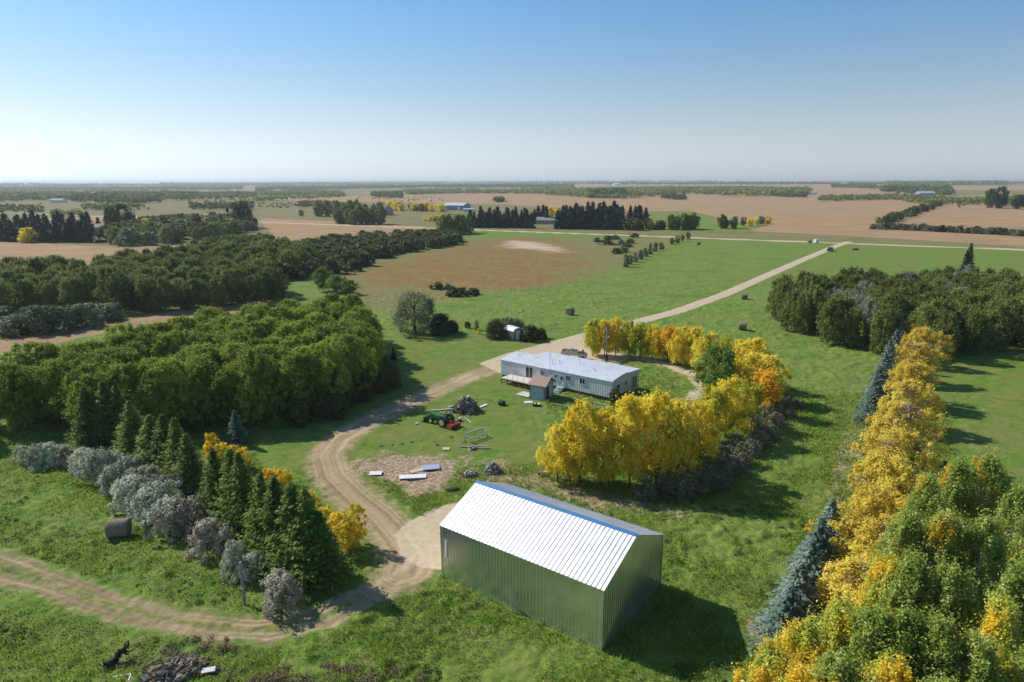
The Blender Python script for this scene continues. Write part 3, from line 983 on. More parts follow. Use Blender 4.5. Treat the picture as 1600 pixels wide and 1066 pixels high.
# right hand grove
grove_r = np.vstack([UP([(1215, 436), (1300, 424), (1400, 420), (1500, 420), (1600, 424), (1700, 440)], 8), UP([(1720, 560), (1600, 548), (1500, 560), (1420, 560), (1340, 551), (1262, 532), (1212, 505)])])
n4 = wood(['grove', 'grove', 'grove', 'grove', 'mixed', 'grove', 'grove', 'dead', 'mixed', 'grove', 'grove'], grove_r, 4.6, 8.2,
          {'grove': 'olive green tree in the grove right of the driveway', 'dead': 'bare pale dead tree among the grove right of the driveway', 'mixed': 'dark green tree in the grove right of the driveway'},
          {'grove': 'olive trees of the right grove', 'dead': 'dead trees of the right grove', 'mixed': 'dark trees of the right grove'}, seed=6, edge='the right hand grove')
print('woods', n1, n2, n3, n4)

# grey willow shrubs at the far left
for i, (x, y, t) in enumerate([(20, 522, 494), (62, 520, 480), (100, 516, 478), (135, 510, 476), (170, 500, 476), (5, 500, 478)]):
    stand('greywillow', x, y, t, w=1.5, label='grey green willow shrub, %s from the left, before the far wood' % ORD[[1, 2, 3, 4, 5, 0][i]], cat='shrub', group='grey willow shrubs before the far wood')
for i, (x, y, t) in enumerate([(505, 455, 418), (525, 458, 430), (545, 461, 438)]):
    stand('green', x, y, t, w=.8, label='bright green bushy tree above the end of the grove, %s' % ['leftmost of three', 'middle of three', 'rightmost of three'][i], cat='tree', group='green trees beyond the end of the grove')

# silver shrub row
row = [(38, 722, 697), (62, 728, 694), (84, 727, 692), (108, 727, 696), (134, 738, 700), (158, 752, 703), (183, 745, 706), (180, 772, 728), (205, 768, 715), (207, 796, 745), (234, 782, 728),
       (236, 812, 762), (262, 806, 745), (268, 832, 778), (296, 838, 778), (332, 868, 812), (368, 898, 845), (398, 905, 864), (440, 948, 896)]
for i, (x, y, t) in enumerate(row):
    kd = 'silverbrown' if i in (3, 14, 18, 15) else 'silver'
    stand(kd, x, y, t, w={16: .8, 17: .8, 18: 1.2}.get(i), label='%s of nineteen silvery shrubs from the left in the shrub row' % ORD[i] if i < 18 else 'last brownish silver shrub at the right end of the shrub row', cat='shrub', group='silvery shrub row left of the barn')
# larch row
lar = [(143, 692, 604, .95), (172, 690, 594, 1), (192, 692, 600, .9), (212, 712, 625, 1), (245, 745, 648, 1.1), (266, 752, 646, 1.1), (286, 775, 652, 1), (302, 790, 676, 1), (345, 825, 700, 1),
       (372, 838, 700, 1), (386, 850, 706, 1), (418, 872, 738, 1), (440, 885, 742, 1.05), (466, 898, 752, 1.1), (486, 905, 762, 1.1), (505, 908, 798, .9)]
for i, (x, y, t, w) in enumerate(lar):
    stand('larch', x, y, t, w=w * 1.22, label='%s green conifer from the left in the row behind the silvery shrubs' % ORD[i], cat='tree', group='conifer row behind the silvery shrubs')
for i, (x, y, t) in enumerate([(333, 722, 676), (350, 728, 692), (366, 730, 695), (382, 735, 700), (425, 782, 731), (443, 786, 733), (487, 826, 766), (508, 838, 792), (530, 852, 800), (556, 852, 786), (545, 862, 812)]):
    stand('young_yellow', x, y, t, w=1.0 if i > 3 else .9, label='%s small orange yellow tree from the left beside the conifer row' % ORD[i], cat='tree', group='small orange trees beside the conifer row')
stand('bluespruce', 371, 694, 640, w=.62, label='small blue spruce alone before the dark aspen grove', cat='tree')
stand('spruce', 588, 563, 500, w=.95, label='dark spruce at the right end of the aspen grove', cat='tree')
stand('spruce', 615, 562, 542, w=.35, label='tiny dark conifer beside the dark spruce', cat='tree')
stand('young_yellow', 578, 512, 488, w=1.1, label='small bright yellow tree behind the dark spruce', cat='tree')
for i, (x, y) in enumerate([(470, 664), (500, 652), (520, 640), (545, 634), (570, 624), (592, 614), (612, 606), (530, 652), (600, 590)]):
    stand('darkbush', x, y, h=random.uniform(2.6, 3.8), w=.85, label='%s dark shrub from the left at the shaded foot of the aspen grove' % ORD[i], cat='shrub', group='dark shrubs at the foot of the grove')
stand('green', 478, 652, 588, w=.42, label='slim light green sapling in the shade before the grove', cat='tree')
stand('green', 432, 672, 650, w=.22, label='little green sapling in the grove shadow', cat='tree')
stand('willow', 648, 519, 456, w=1.2, label='large silvery green willow standing alone on the lawn', cat='tree')
stand('darkbush', 688, 521, 492, w=1.5, label='dark bush under the right side of the large willow', cat='shrub')
stand('darkbush', 705, 520, 502, w=1.0, label='small dark bush at the right foot of the large willow', cat='shrub')
stand('darkbush', 730, 513, 503, w=.35, label='small dark bush, left one of the two between willow and garden shed', cat='shrub')
stand('twig', 745, 516, 500, w=.45, label='small bare purplish tree between willow and garden shed', cat='shrub')
stand('young_yellow', 748, 522, 513, w=.4, label='tiny yellow green sapling on the lawn left of the garden shed', cat='tree')
stand('darkbush', 774, 528, 500, w=1.15, label='dark bush at the left end of the clump beside the garden shed', cat='shrub')
stand('greywillow', 792, 521, 496, w=.9, label='grey purple bush behind the garden shed', cat='shrub')
stand('greywillow', 806, 518, 499, w=.7, label='grey bush showing just above the garden shed', cat='shrub')
stand('darkbush', 829, 532, 510, w=1.15, label='dark rounded bush right of the garden shed', cat='shrub')
stand('darkbush', 845, 529, 514, w=.75, label='dark bush nearest the driveway beside the garden shed', cat='shrub')
stand('m_bush', 683, 452, 441, w=.8, label='round green bush at the near edge of the marsh', cat='shrub')
stand('m_olive', 700, 452, 444, w=.6, label='small olive bush right of the round bush at the marsh edge', cat='shrub')
for i, x in enumerate((706, 722, 738)):
    stand('m_bush', x, 463 - i, 449 + i, w=.85, label='low dark bush below the marsh, %s of three' % ['left', 'middle', 'right'][i], cat='shrub', group='low dark bushes below the marsh')
for i, (x, y) in enumerate([(950, 375), (962, 374), (948, 383), (968, 383), (985, 380), (978, 386), (962, 396), (975, 394), (992, 371), (935, 378)]):
    stand('m_olive' if i % 2 else 'm_bush', x, y, h=2.2, w=1.2, label='olive brown bush in the thicket on the marsh near the gravel road', cat='shrub', group='bushes on the marsh near the gravel road')
for i, (x, y) in enumerate([(978, 417), (985, 413), (992, 409), (1000, 405), (1008, 401), (1016, 397), (1024, 393), (1033, 390), (1050, 382), (1058, 380), (1066, 377), (1075, 374)]):
    stand('m_olive' if i < 8 else 'm_green', x, y, h=random.uniform(3, 4.6), w=.55 if i < 8 else .35, label='%s small tree from the left along the marsh fence line' % ORD[i], cat='tree', group='small trees along the fence line of the marsh')

# yellow trees by the house
ycl = [(871, 752, 664, .72), (906, 754, 624, .95), (940, 756, 642, .9), (983, 760, 618, 1.05), (1024, 760, 614, 1.05), (1058, 752, 626, .95), (1092, 742, 630, .92),
       (958, 722, 628, .9), (1010, 720, 618, 1.0), (1052, 716, 624, .95)]
for i, (x, y, t, w) in enumerate(ycl):
    stand('ygreen' if i == 7 else 'yellow', x, y, t, w=w, label='%s bright yellow tree from the left, %s rank before the mobile home' % (ORD[i if i < 7 else i - 7], 'front' if i < 7 else 'rear'), cat='tree', group='yellow trees before the mobile home')
for i, (x, y, t, w, kd) in enumerate([(1106, 694, 602, .95, 'ygreen'), (1133, 684, 590, 1.0, 'yellow'), (1160, 668, 594, .95, 'ygreen')]):
    stand(kd, x, y, t, w=w, label='yellow tree below the green tree, %s of three' % ['left', 'middle', 'right'][i], cat='tree', group='yellow trees below the green tree')
stand('green', 1117, 628, 540, w=1.02, label='tall green tree among the orange and yellow trees', cat='tree')
arc = [(926, 556, 500, 'ygreen', .9), (944, 556, 499, 'yellow', .75), (962, 556, 497, 'yellow', .85), (982, 558, 501, 'ygreen', .85), (1000, 560, 503, 'ygreen', .9), (1020, 562, 508, 'yellow', .85), (1042, 566, 511, 'orange', 1.0),
       (1066, 572, 509, 'yellow', .9), (1084, 574, 511, 'yellow', .9), (1104, 588, 520, 'yellow', 1), (1132, 592, 524, 'ygreen', .95), (1156, 600, 530, 'yellow', 1.0), (1180, 606, 528, 'yellow', 1.0), (1176, 626, 552, 'yellow', 1.05), (1198, 628, 556, 'yellow', 1.05), (1196, 648, 578, 'orange', 1.0)]
for i, (x, y, t, kd, w) in enumerate(arc):
    stand(kd, x, y, t, w=w, label='%s autumn tree counting from the driveway along the curved row behind the mobile home' % ORD[i], cat='tree', group='autumn trees in the curved row behind the mobile home')
for i, (x, y) in enumerate([(1068, 778), (1088, 772), (1108, 764), (1126, 752), (1142, 740), (1158, 726), (1172, 712), (1186, 698), (1200, 684), (1212, 668), (1224, 652), (1232, 638), (1130, 724), (1150, 704), (1176, 680), (1198, 660), (1100, 748), (1040, 772), (1010, 776)]):
    stand('twig', x, y, h=random.uniform(1.8, 2.6), w=.95, label='leafless grey brown shrub, %s from the near end, right of the yellow trees' % ORD[i], cat='shrub', group='leafless shrubs right of the yellow clump')
stand('darkbush', 962, 632, 608, w=.5, label='dark bush against the end wall of the mobile home', cat='shrub')

# tree row on the right: faded yellow trees flanked by blue spruces
rr = [(1446, 524), (1434, 548), (1432, 576), (1424, 610), (1414, 648), (1406, 690), (1396, 738), (1386, 790), (1368, 845), (1350, 905), (1452, 506)]
for i, (x, y) in enumerate(rr):
    crown_at('boxelder', x - 2, y, [6.6, 6.4, 6.6, 6.4, 6.8, 6.6, 6.6, 6.8, 6.8, 6.4, 6.2][i], .8, w=1.12, label='%s faded yellow tree counting from the %s end of the right hand tree row' % ((ORD[9 - i], 'near') if i < 10 else ('outermost', 'far')), cat='tree', group='faded yellow trees in the right hand row')
for i, (x, y, t) in enumerate([(1402, 560, 502), (1394, 578, 514), (1384, 598, 530), (1376, 618, 548), (1366, 642, 570), (1362, 660, 604)]):
    stand('bluespruce', x, y, t, w=.92, label='%s blue spruce from the far end, left side of the yellow row' % ORD[i], cat='tree', group='blue spruces of the upper right row')
for i, (x, y, t, w) in enumerate([(1288, 905, 778, .95), (1272, 930, 808, .95), (1256, 965, 840, 1.0), (1240, 995, 876, 1.0), (1226, 1025, 915, 1.0), (1262, 895, 830, .7)]):
    stand('bluespruce', x, y, t, w=w, label='%s blue spruce of the near cluster left of the poplars, from the top' % ORD[i], cat='tree', group='blue spruces beside the near poplars')
stand('young_yellow', 1268, 862, h=3.0, w=.6, label='thin yellow sapling behind the near blue spruces', cat='tree')
stand('spruce', 1512, 424, 380, w=1.2, label='tall dark spruce behind the right grove near the gravel road', cat='tree')
stand('spruce', 1507, 430, 390, w=1.1, label='shorter dark spruce leaning into the tall one behind the right grove', cat='tree')
# near poplars
pop = [(1452, 752, 11, 'poplar'), (1500, 728, 11, 'poplar'), (1546, 716, 11.5, 'poplar'), (1594, 770, 11, 'poplar'), (1420, 812, 10.5, 'poplar'), (1476, 812, 11, 'poplar'), (1540, 815, 11, 'poplar'), (1640, 820, 11, 'poplar'),
       (1372, 882, 9.5, 'poplary'), (1430, 880, 10.5, 'poplar'), (1490, 890, 10.5, 'poplar'), (1600, 890, 10.5, 'poplar'), (1310, 950, 9, 'poplary'), (1360, 965, 9.5, 'poplar'), (1415, 960, 10, 'poplar'), (1468, 975, 10, 'poplar'),
       (1248, 985, 8.2, 'poplary'), (1196, 1022, 7.5, 'poplary'), (1300, 1030, 9, 'poplar'), (1565, 950, 10, 'poplary'), (1530, 1010, 9.5, 'poplar'), (1400, 1040, 9, 'poplary'), (1240, 1060, 8, 'poplary'), (1350, 1090, 8.5, 'poplar'), (1470, 1075, 9, 'poplar'), (1610, 1030, 9, 'poplar'), (1680, 930, 10, 'poplar'), (1170, 1090, 7, 'poplar')]
for i, (x, y, h, kd) in enumerate(pop):
    crown_at(kd, x + (12 if x < 1400 else 0), y, h, .96, w=.9 if kd == 'poplar' else .9, label='%s poplar, %s from the left in the %s rank of the lower right stand' % ('glossy green' if kd == 'poplar' else 'yellowing', ORD[i % 4], ['farthest', 'second', 'third', 'fourth', 'fifth', 'sixth', 'nearest'][i // 4]), cat='tree', group='green poplars in the lower right corner' if kd == 'poplar' else 'turning poplars in the lower right corner')

# ------------------------------------------------------------------ vegetation of the middle distance
WID = dict(m_spruce=1.0)


def line_of(kind, pts, n, h, lab, group, cat='tree', jit=2.0, w=1.0, seed=0):
    """n plants along a line of foot pixels"""
    rs = random.Random(seed)
    P = UP(pts)
    seg = np.hypot(*(P[1:] - P[:-1]).T); cum = np.concatenate([[0], np.cumsum(seg)])
    for i in range(n):
        s = cum[-1] * (i + .5) / n
        k = min(len(seg) - 1, int(np.searchsorted(cum, s) - 1)); k = max(k, 0)
        t = (s - cum[k]) / seg[k]
        q = P[k] * (1 - t) + P[k + 1] * t + np.array([rs.uniform(-jit, jit), rs.uniform(-jit, jit)])
        kd = kind if isinstance(kind, str) else rs.choice(kind)
        hh = h * rs.uniform(.82, 1.18)
        plant(kd, q, hh, HT[kd], w * hh / HT[kd], label=lab, cat=cat, group=group)


# shelter belts of the farmstead across the gravel road
line_of('m_spruce', [(735, 356), (790, 356), (835, 357)], 20, 11, 'dark spruce in the shelter belt left of the farmhouse across the road', 'spruces left of the farmhouse across the road', jit=1.5, w=.9, seed=1)
line_of('m_spruce', [(745, 350), (800, 349), (862, 350)], 16, 12, 'dark spruce in the shelter belt left of the farmhouse across the road', 'spruces left of the farmhouse across the road', jit=3, w=.9, seed=2)
line_of('m_spruce', [(872, 358), (920, 358), (968, 359)], 24, 13, 'dark spruce in the belt right of the farmhouse across the road', 'spruces right of the farmhouse across the road', jit=2, w=.9, seed=3)
line_of('m_spruce', [(880, 352), (950, 350), (1012, 352)], 22, 14.5, 'dark spruce in the belt right of the farmhouse across the road', 'spruces right of the farmhouse across the road', jit=3, w=.9, seed=4)
line_of(['m_bush', 'm_green'], [(978, 360), (1000, 360), (1034, 358)], 10, 6, 'dark round tree at the right end of the spruce belt across the road', 'round trees at the end of the spruce belt', jit=2, seed=5, w=.8)
line_of('m_green', [(1042, 359), (1065, 359), (1090, 358)], 9, 9, 'dark green tree in the clump right of the spruce belt', 'trees of the clump right of the spruce belt', jit=3, seed=6, w=.8)
line_of('m_green', [(1126, 357), (1152, 357)], 5, 8.5, 'dark green tree in the lone clump before the big brown field', 'trees of the lone clump before the brown field', jit=3, seed=7, w=.8)
for i, (x, y, k) in enumerate([(1162, 352, 'm_green'), (1172, 354, 'm_yellow'), (1182, 352, 'm_yellow'), (1190, 350, 'm_green'), (1200, 350, 'm_yellow')]):
    stand(k, x, y, h=5.5, w=.7, label='small roadside tree, %s from the left at the corner of the brown field' % ORD[i], cat='tree', group='small trees at the corner of the brown field')
line_of('m_yellow', [(665, 346), (700, 345)], 9, 4.5, 'small yellow orange tree in the row beside the gravel road', 'small yellow trees beside the gravel road', jit=2, seed=8, w=.9)
line_of(['m_yellow', 'm_yellow', 'm_green'], [(595, 327), (640, 330), (690, 331)], 26, 8, 'yellow green tree in the shelter row left of the blue farm building', 'yellow green shelter row by the blue farm building', jit=6, seed=9)
line_of('m_green', [(688, 367), (705, 366), (728, 364)], 9, 10, 'dark green tree in the clump between marsh thicket and gravel road', 'trees between the marsh thicket and the road', jit=3, seed=10, w=.8)
line_of('m_green', [(528, 349), (560, 351), (592, 351)], 14, 12, 'dark green tree of the rounded bluff beside the gravel road', 'trees of the bluff beside the gravel road', jit=5, seed=11, w=.8)
line_of('m_green', [(495, 338), (540, 338), (590, 340)], 14, 13, 'dark green tree of the rounded bluff beside the gravel road', 'trees of the bluff beside the gravel road', jit=6, seed=12, w=.8)
stand('m_green', 471, 338, h=6, w=.6, label='small lone tree beside the gravel road left of the bluff', cat='tree')
stand('m_yellow', 860, 341, h=9, w=1.2, label='yellow tree just left of the farmhouse chimney end', cat='tree')
stand('m_yellow', 871, 341, h=9, w=1.1, label='yellow tree touching the right spruce belt behind the farmhouse', cat='tree')
stand('m_spruce', 808, 355, h=9, label='low spruce beside the farmhouse yard', cat='tree')
# farm at the left edge
line_of('m_spruce', [(-40, 375), (60, 378), (146, 378)], 46, 11, 'dark spruce in the shelter belt of the farm at the left', 'spruces of the left farm', jit=3, seed=13, w=.9)
line_of('m_spruce', [(-40, 368), (60, 369), (140, 368)], 40, 13, 'dark spruce in the shelter belt of the farm at the left', 'spruces of the left farm', jit=3, seed=14, w=.9)
stand('m_yellow', 48, 379, 357, w=1.6, label='round yellow tree before the spruces at the left edge', cat='tree')
stand('m_spruce', 155, 362, 339, label='slim spruce beside the grey farmhouse at the left', cat='tree')
for i, (x, y, t, w) in enumerate([(176, 360, 324, 1.2), (192, 358, 320, 1.2), (205, 362, 332, 1.0)]):
    stand('oak', x, y, t, w=w, label='tall dark tree left of the bushy bluff, %s of three' % ['left', 'middle', 'right'][i], cat='tree', group='tall trees left of the bushy bluff')
for i, (x, y, t, w) in enumerate([(368, 357, 318, 1.3), (384, 356, 316, 1.3)]):
    stand('oak', x, y, t, w=w, label='tall dark round tree at the right of the bushy bluff, %s of two' % ['left', 'right'][i], cat='tree', group='tall trees right of the bushy bluff')
bluff = UP([(165, 382), (200, 386), (260, 382), (340, 374), (395, 362), (390, 352), (330, 350), (260, 352), (200, 362)])
wood(['m_green', 'm_olive', 'm_green', 'm_bush'], bluff, 9.5, 7.5, 'tree of the bushy bluff beyond the brown field at the left', 'trees of the bushy bluff at the left', seed=15, w=1.0)
for i, (x, y) in enumerate([(228, 362), (236, 361), (322, 360), (332, 358), (342, 359), (352, 358), (362, 362)]):
    stand('m_yellow', x, y, h=8, w=1.1, label='%s yellow tree from the left within the bushy bluff at the left' % ORD[i], cat='tree', group='yellow trees in the bushy bluff')
# hedges on the brown field at the right
line_of(['m_bush', 'm_olive'], [(1362, 358), (1400, 359), (1500, 364), (1600, 369), (1680, 373)], 52, 3.6, 'low bush in the hedge across the brown field at the right', 'bushes of the hedge across the brown field', cat='shrub', jit=1.5, seed=16)
line_of(['m_bush', 'm_green', 'm_bush'], [(1372, 352), (1400, 344), (1430, 334), (1455, 325), (1470, 319)], 40, 5.5, 'dark bush in the hedge slanting up the brown field', 'bushes of the slanting hedge in the brown field', cat='shrub', jit=3, seed=17)
for i, (x, y, t) in enumerate([(1380, 348, 337), (1392, 345, 331), (1408, 341, 332), (1418, 339, 328), (1430, 335, 324)]):
    stand('m_spruce', x, y, t, label='%s conifer from the left rising from the slanting hedge' % ORD[i], cat='tree', group='conifers in the slanting hedge')
for i, (x, y, t, w) in enumerate([(1546, 325, 296, 1.5), (1562, 326, 293, 1.5), (1590, 327, 305, 1.6), (1615, 327, 303, 1.6)]):
    stand('oak', x, y, t, w=w, label='large round tree at the right edge of the brown fields, %s from the left' % ORD[i], cat='tree', group='large round trees at the right edge')

# ------------------------------------------------------------------ far woods: each belt one mass of leaf clumps
def far_wood(name, pts, dens, h, leafm, seed, per=10):
    P = UP(pts)
    rs = np.random.RandomState(seed)
    x0, y0 = P.min(0); x1, y1 = P.max(0)
    area = abs(sum(P[i][0] * P[(i + 1) % len(P)][1] - P[(i + 1) % len(P)][0] * P[i][1] for i in range(len(P)))) / 2
    want = int(min(6000, max(30, area * dens)))
    pts2 = np.zeros((0, 2))
    for _ in range(40):
        q = np.stack([rs.uniform(x0, x1, want * 2), rs.uniform(y0, y1, want * 2)], 1)
        q = q[inpoly(q[:, 0], q[:, 1], P)]
        q = q[vnoise(q[:, 0], q[:, 1], 90, seed) > .42]
        pts2 = np.vstack([pts2, q])
        if len(pts2) >= want: break
    pts2 = pts2[:want]
    n = len(pts2)
    hh = h * .85 * rs.uniform(.6, 1.15, n) * (.75 + .5 * vnoise(pts2[:, 0], pts2[:, 1], 60, seed + 1))
    base = hills(pts2[:, 0], pts2[:, 1])
    sc = max(1.0, (h * h * .6 * 1 / dens / 60) ** .0)
    idx = np.repeat(np.arange(n), per)
    d = norm(rs.normal(size=(n * per, 3))); d[:, 2] = np.abs(d[:, 2]) * 1.1 - .35
    C0 = np.stack([pts2[:, 0], pts2[:, 1], base + hh * .55], 1)
    wr = hh * .5
    Pp = C0[idx] + d * np.stack([wr, wr, hh * .45], 1)[idx]
    V = leaves(Pp, d + rs.normal(size=d.shape) * .3, h * .24, rs)
    o = bpy.data.objects.new(name, quads_mesh(name, V, M[leafm], np.clip(.5 * rs.rand(n)[idx] + .5 * rs.rand(n * per), 0, 1)))
    COL.objects.link(o)
    return tag(o, kind='stuff')


FW = [
    ([(400, 333), (500, 336), (490, 322), (400, 318)], .0016, 5, 'mixed'),
    ([(560, 318), (700, 316), (690, 308), (560, 309)], .0006, 5, 'mixed'),
    ([(180, 330), (400, 322), (400, 314), (200, 318)], .0012, 7, 'mixed'),
  # (outline of the feet in the photo, density per m2, height, leaf)
    ([(-60, 318), (60, 316), (150, 312), (260, 315), (400, 310), (400, 304), (250, 300), (120, 302), (-60, 300)], .004, 11, 'mixed'),
    ([(110, 318), (200, 320), (310, 314), (300, 306), (180, 306), (115, 310)], .008, 12, 'darkbush'),
    ([(-60, 336), (70, 336), (60, 326), (-60, 324)], .006, 8, 'darkbush'),
    ([(80, 340), (130, 340), (125, 336), (85, 336)], .01, 7, 'mixed'),
    ([(130, 333), (290, 332), (285, 327), (130, 326)], .008, 8, 'mixed'),
    ([(300, 330), (395, 330), (395, 322), (300, 322)], .008, 9, 'darkbush'),
    ([(395, 316), (540, 308), (530, 300), (400, 302)], .006, 10, 'mixed'),
    ([(460, 325), (540, 322), (535, 318), (465, 319)], .012, 6, 'darkbush'),
    ([(580, 309), (628, 310), (628, 304), (582, 304)], .012, 10, 'mixed'),
    ([(640, 305), (730, 303), (720, 297), (630, 299)], .008, 10, 'mixed'),
    ([(725, 304), (800, 303), (850, 305), (920, 310), (980, 311), (1035, 307), (1100, 306), (1180, 308), (1270, 305), (1260, 297), (1100, 296), (960, 297), (850, 296), (730, 298)], .006, 12, 'mixed'),
    ([(918, 310), (975, 311), (975, 303), (920, 302)], .012, 15, 'oak'),
    ([(1033, 313), (1072, 313), (1070, 308), (1035, 308)], .02, 8, 'darkbush'),
    ([(770, 320), (815, 320), (812, 314), (775, 314)], .015, 9, 'mixed'),
    ([(1200, 313), (1260, 311), (1260, 304), (1200, 305)], .01, 8, 'darkbush'),
    ([(1278, 315), (1345, 316), (1395, 317), (1480, 321), (1475, 311), (1400, 309), (1290, 308)], .01, 9, 'mixed'),
    ([(1380, 303), (1490, 306), (1480, 297), (1375, 296)], .006, 15, 'mixed'),
    ([(1480, 320), (1640, 322), (1640, 314), (1480, 314)], .012, 9, 'mixed'),
    ([(1500, 327), (1640, 328), (1640, 322), (1560, 321)], .012, 12, 'grove'),
    ([(400, 300), (560, 296), (700, 294), (900, 293), (880, 290), (600, 291), (400, 293)], .0015, 14, 'mixed'),
    ([(-60, 300), (150, 298), (380, 298), (380, 292), (100, 292), (-60, 294)], .002, 14, 'mixed'),
    ([(700, 291), (1000, 289.5), (1300, 289), (1640, 288), (1640, 286.5), (1000, 287.5), (700, 289)], .0004, 18, 'mixed'),
    ([(1380, 290), (1580, 290), (1570, 287), (1390, 287)], .0012, 22, 'mixed'),
    ([(1300, 295), (1370, 296), (1365, 291), (1300, 291)], .003, 14, 'mixed'),
    ([(-60, 292), (300, 291), (700, 289), (690, 287.4), (300, 289.2), (-60, 290)], .0005, 18, 'mixed'),
    ([(250, 288.8), (800, 286.5), (1200, 285.5), (1190, 284.8), (800, 285.8), (250, 288.2)], .00012, 24, 'mixed'),
]
for i, (pts, dn, h, lm) in enumerate(FW):
    far_wood('distant_woods', pts, dn, h, lm, 40 + i)

# ------------------------------------------------------------------ metal shed
def axes(A, B):
    d = (B - A)[:2]; L = float(np.hypot(*d))
    return math.atan2(d[1], d[0]), L


def rib_mat(name, col, rough, metal, pitch, axis='X', rib=.18, dark=(.2, .2, .2)):
    mt, nt, N, L, P = newmat(name)
    tc = N.new('ShaderNodeTexCoord')
    nz = N.new('ShaderNodeTexNoise'); nz.inputs['Scale'].default_value = .8; nz.inputs['Detail'].default_value = 5
    L.new(tc.outputs['Object'], nz.inputs['Vector'])
    rp = N.new('ShaderNodeValToRGB'); e = rp.color_ramp.elements
    e[0].position = .3; e[1].position = .7
    e[0].color = tuple(c * .88 for c in col) + (1,); e[1].color = tuple(min(1, c * 1.06) for c in col) + (1,)
    L.new(nz.outputs['Fac'], rp.inputs[0]); L.new(rp.outputs[0], P.inputs['Base Color'])
    mr = N.new('ShaderNodeMapRange'); mr.inputs['To Min'].default_value = rough * .8; mr.inputs['To Max'].default_value = rough * 1.25
    L.new(nz.outputs['Fac'], mr.inputs['Value']); L.new(mr.outputs[0], P.inputs['Roughness'])
    P.inputs['Metallic'].default_value = metal
    return mt


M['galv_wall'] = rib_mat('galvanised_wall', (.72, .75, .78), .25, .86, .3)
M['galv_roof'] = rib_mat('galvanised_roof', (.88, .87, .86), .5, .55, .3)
M['blue_trim'] = mat('blue_trim', (.03, .18, .42), .4, var=.1)
M['white_metal'] = mat('white_metal', (.75, .76, .77), .45, var=.06)
M['dark'] = mat('dark_opening', (.015, .015, .017), .7)

A = U(940, 1017); B = U(692, 903); Cc = U(1026, 918)
th, SL = axes(A, B)
SW = float(np.hypot(*(Cc - A)[:2]))
SH, SR_ = 4.62, 6.62
shed = thing('metal_shed', 'large unpainted galvanised metal shed with white roof slope and blue ridge cap', 'shed', (A[0], A[1], 0), th)
# local frame: x along the long wall from the near corner, y towards the camera side (so the shed lies at y<0)


def ribbed_panel(width, n_per=.305, rib_h=.035, rib_w=.06, top=lambda s: 1.0, name='wall', mt=None, parent=None, fr=None):
    """sheet with standing ribs: fr(s, z, out) -> local xyz; top(s) -> height"""
    mb = MB()
    n = int(round(width / n_per)); st = width / n
    prof = []
    for i in range(n):
        x0 = i * st
        prof += [(x0, 0), (x0 + st - rib_w * 1.6, 0), (x0 + st - rib_w * 1.2, rib_h), (x0 + st - rib_w * .4, rib_h)]
    prof.append((width, 0))
    vs = []
    for s, o in prof:
        vs += [fr(s, 0, o), fr(s, top(s), o)]
    k = len(prof)
    mb.add(vs, [(2 * i, 2 * i + 2, 2 * i + 3, 2 * i + 1) for i in range(k - 1)])
    return mb.build(name, mt, parent)


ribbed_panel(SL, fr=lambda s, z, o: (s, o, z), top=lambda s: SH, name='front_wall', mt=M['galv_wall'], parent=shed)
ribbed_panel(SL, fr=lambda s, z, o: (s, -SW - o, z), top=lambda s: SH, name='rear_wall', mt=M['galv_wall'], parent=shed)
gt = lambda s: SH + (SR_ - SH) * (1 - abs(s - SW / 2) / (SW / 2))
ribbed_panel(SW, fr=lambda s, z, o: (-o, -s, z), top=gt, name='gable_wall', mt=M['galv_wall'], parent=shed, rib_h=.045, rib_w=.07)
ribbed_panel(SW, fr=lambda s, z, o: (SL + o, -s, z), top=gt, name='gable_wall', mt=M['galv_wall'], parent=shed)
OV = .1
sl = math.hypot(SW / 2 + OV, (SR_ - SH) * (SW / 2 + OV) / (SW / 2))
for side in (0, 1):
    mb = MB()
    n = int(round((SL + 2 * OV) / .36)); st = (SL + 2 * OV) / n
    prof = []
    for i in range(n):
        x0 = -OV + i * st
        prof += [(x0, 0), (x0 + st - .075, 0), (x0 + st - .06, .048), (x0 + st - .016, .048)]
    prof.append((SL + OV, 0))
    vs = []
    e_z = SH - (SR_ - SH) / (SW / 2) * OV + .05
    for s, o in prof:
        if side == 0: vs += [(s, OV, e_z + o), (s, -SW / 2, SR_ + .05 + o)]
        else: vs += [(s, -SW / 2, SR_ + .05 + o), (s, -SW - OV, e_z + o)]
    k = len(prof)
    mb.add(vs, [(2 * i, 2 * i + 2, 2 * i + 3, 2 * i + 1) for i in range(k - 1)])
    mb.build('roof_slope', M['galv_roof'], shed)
mb = MB(); a_s = math.atan2(SR_ - SH, SW / 2)
for sg in (1, -1):
    mb.box((SL / 2, -SW / 2 + sg * .11 * math.cos(a_s), SR_ + .115 - .11 * math.sin(a_s)), (SL + 2 * OV + .03, .22, .012), rx=-sg * a_s)
mb.build('ridge_cap', M['blue_trim'], shed)
mb = MB()
for x, y in ((-.015, .02), (-.015, -SW - .02), (SL + .015, .02), (SL + .015, -SW - .02)):
    mb.box((x, y, SH / 2), (.12, .12, SH - .02))
mb.build('corner_trim', M['galv_wall'], shed)
mb = MB()
mb.box((SL / 2, .07, SH - .03), (SL, .04, .09))
mb.build('edge_flashing', M['galv_wall'], shed)
MB().box((SL * .963, .075, 2.75), (.10, .05, 1.5)).build('white_downpipe', M['white_metal'], shed)
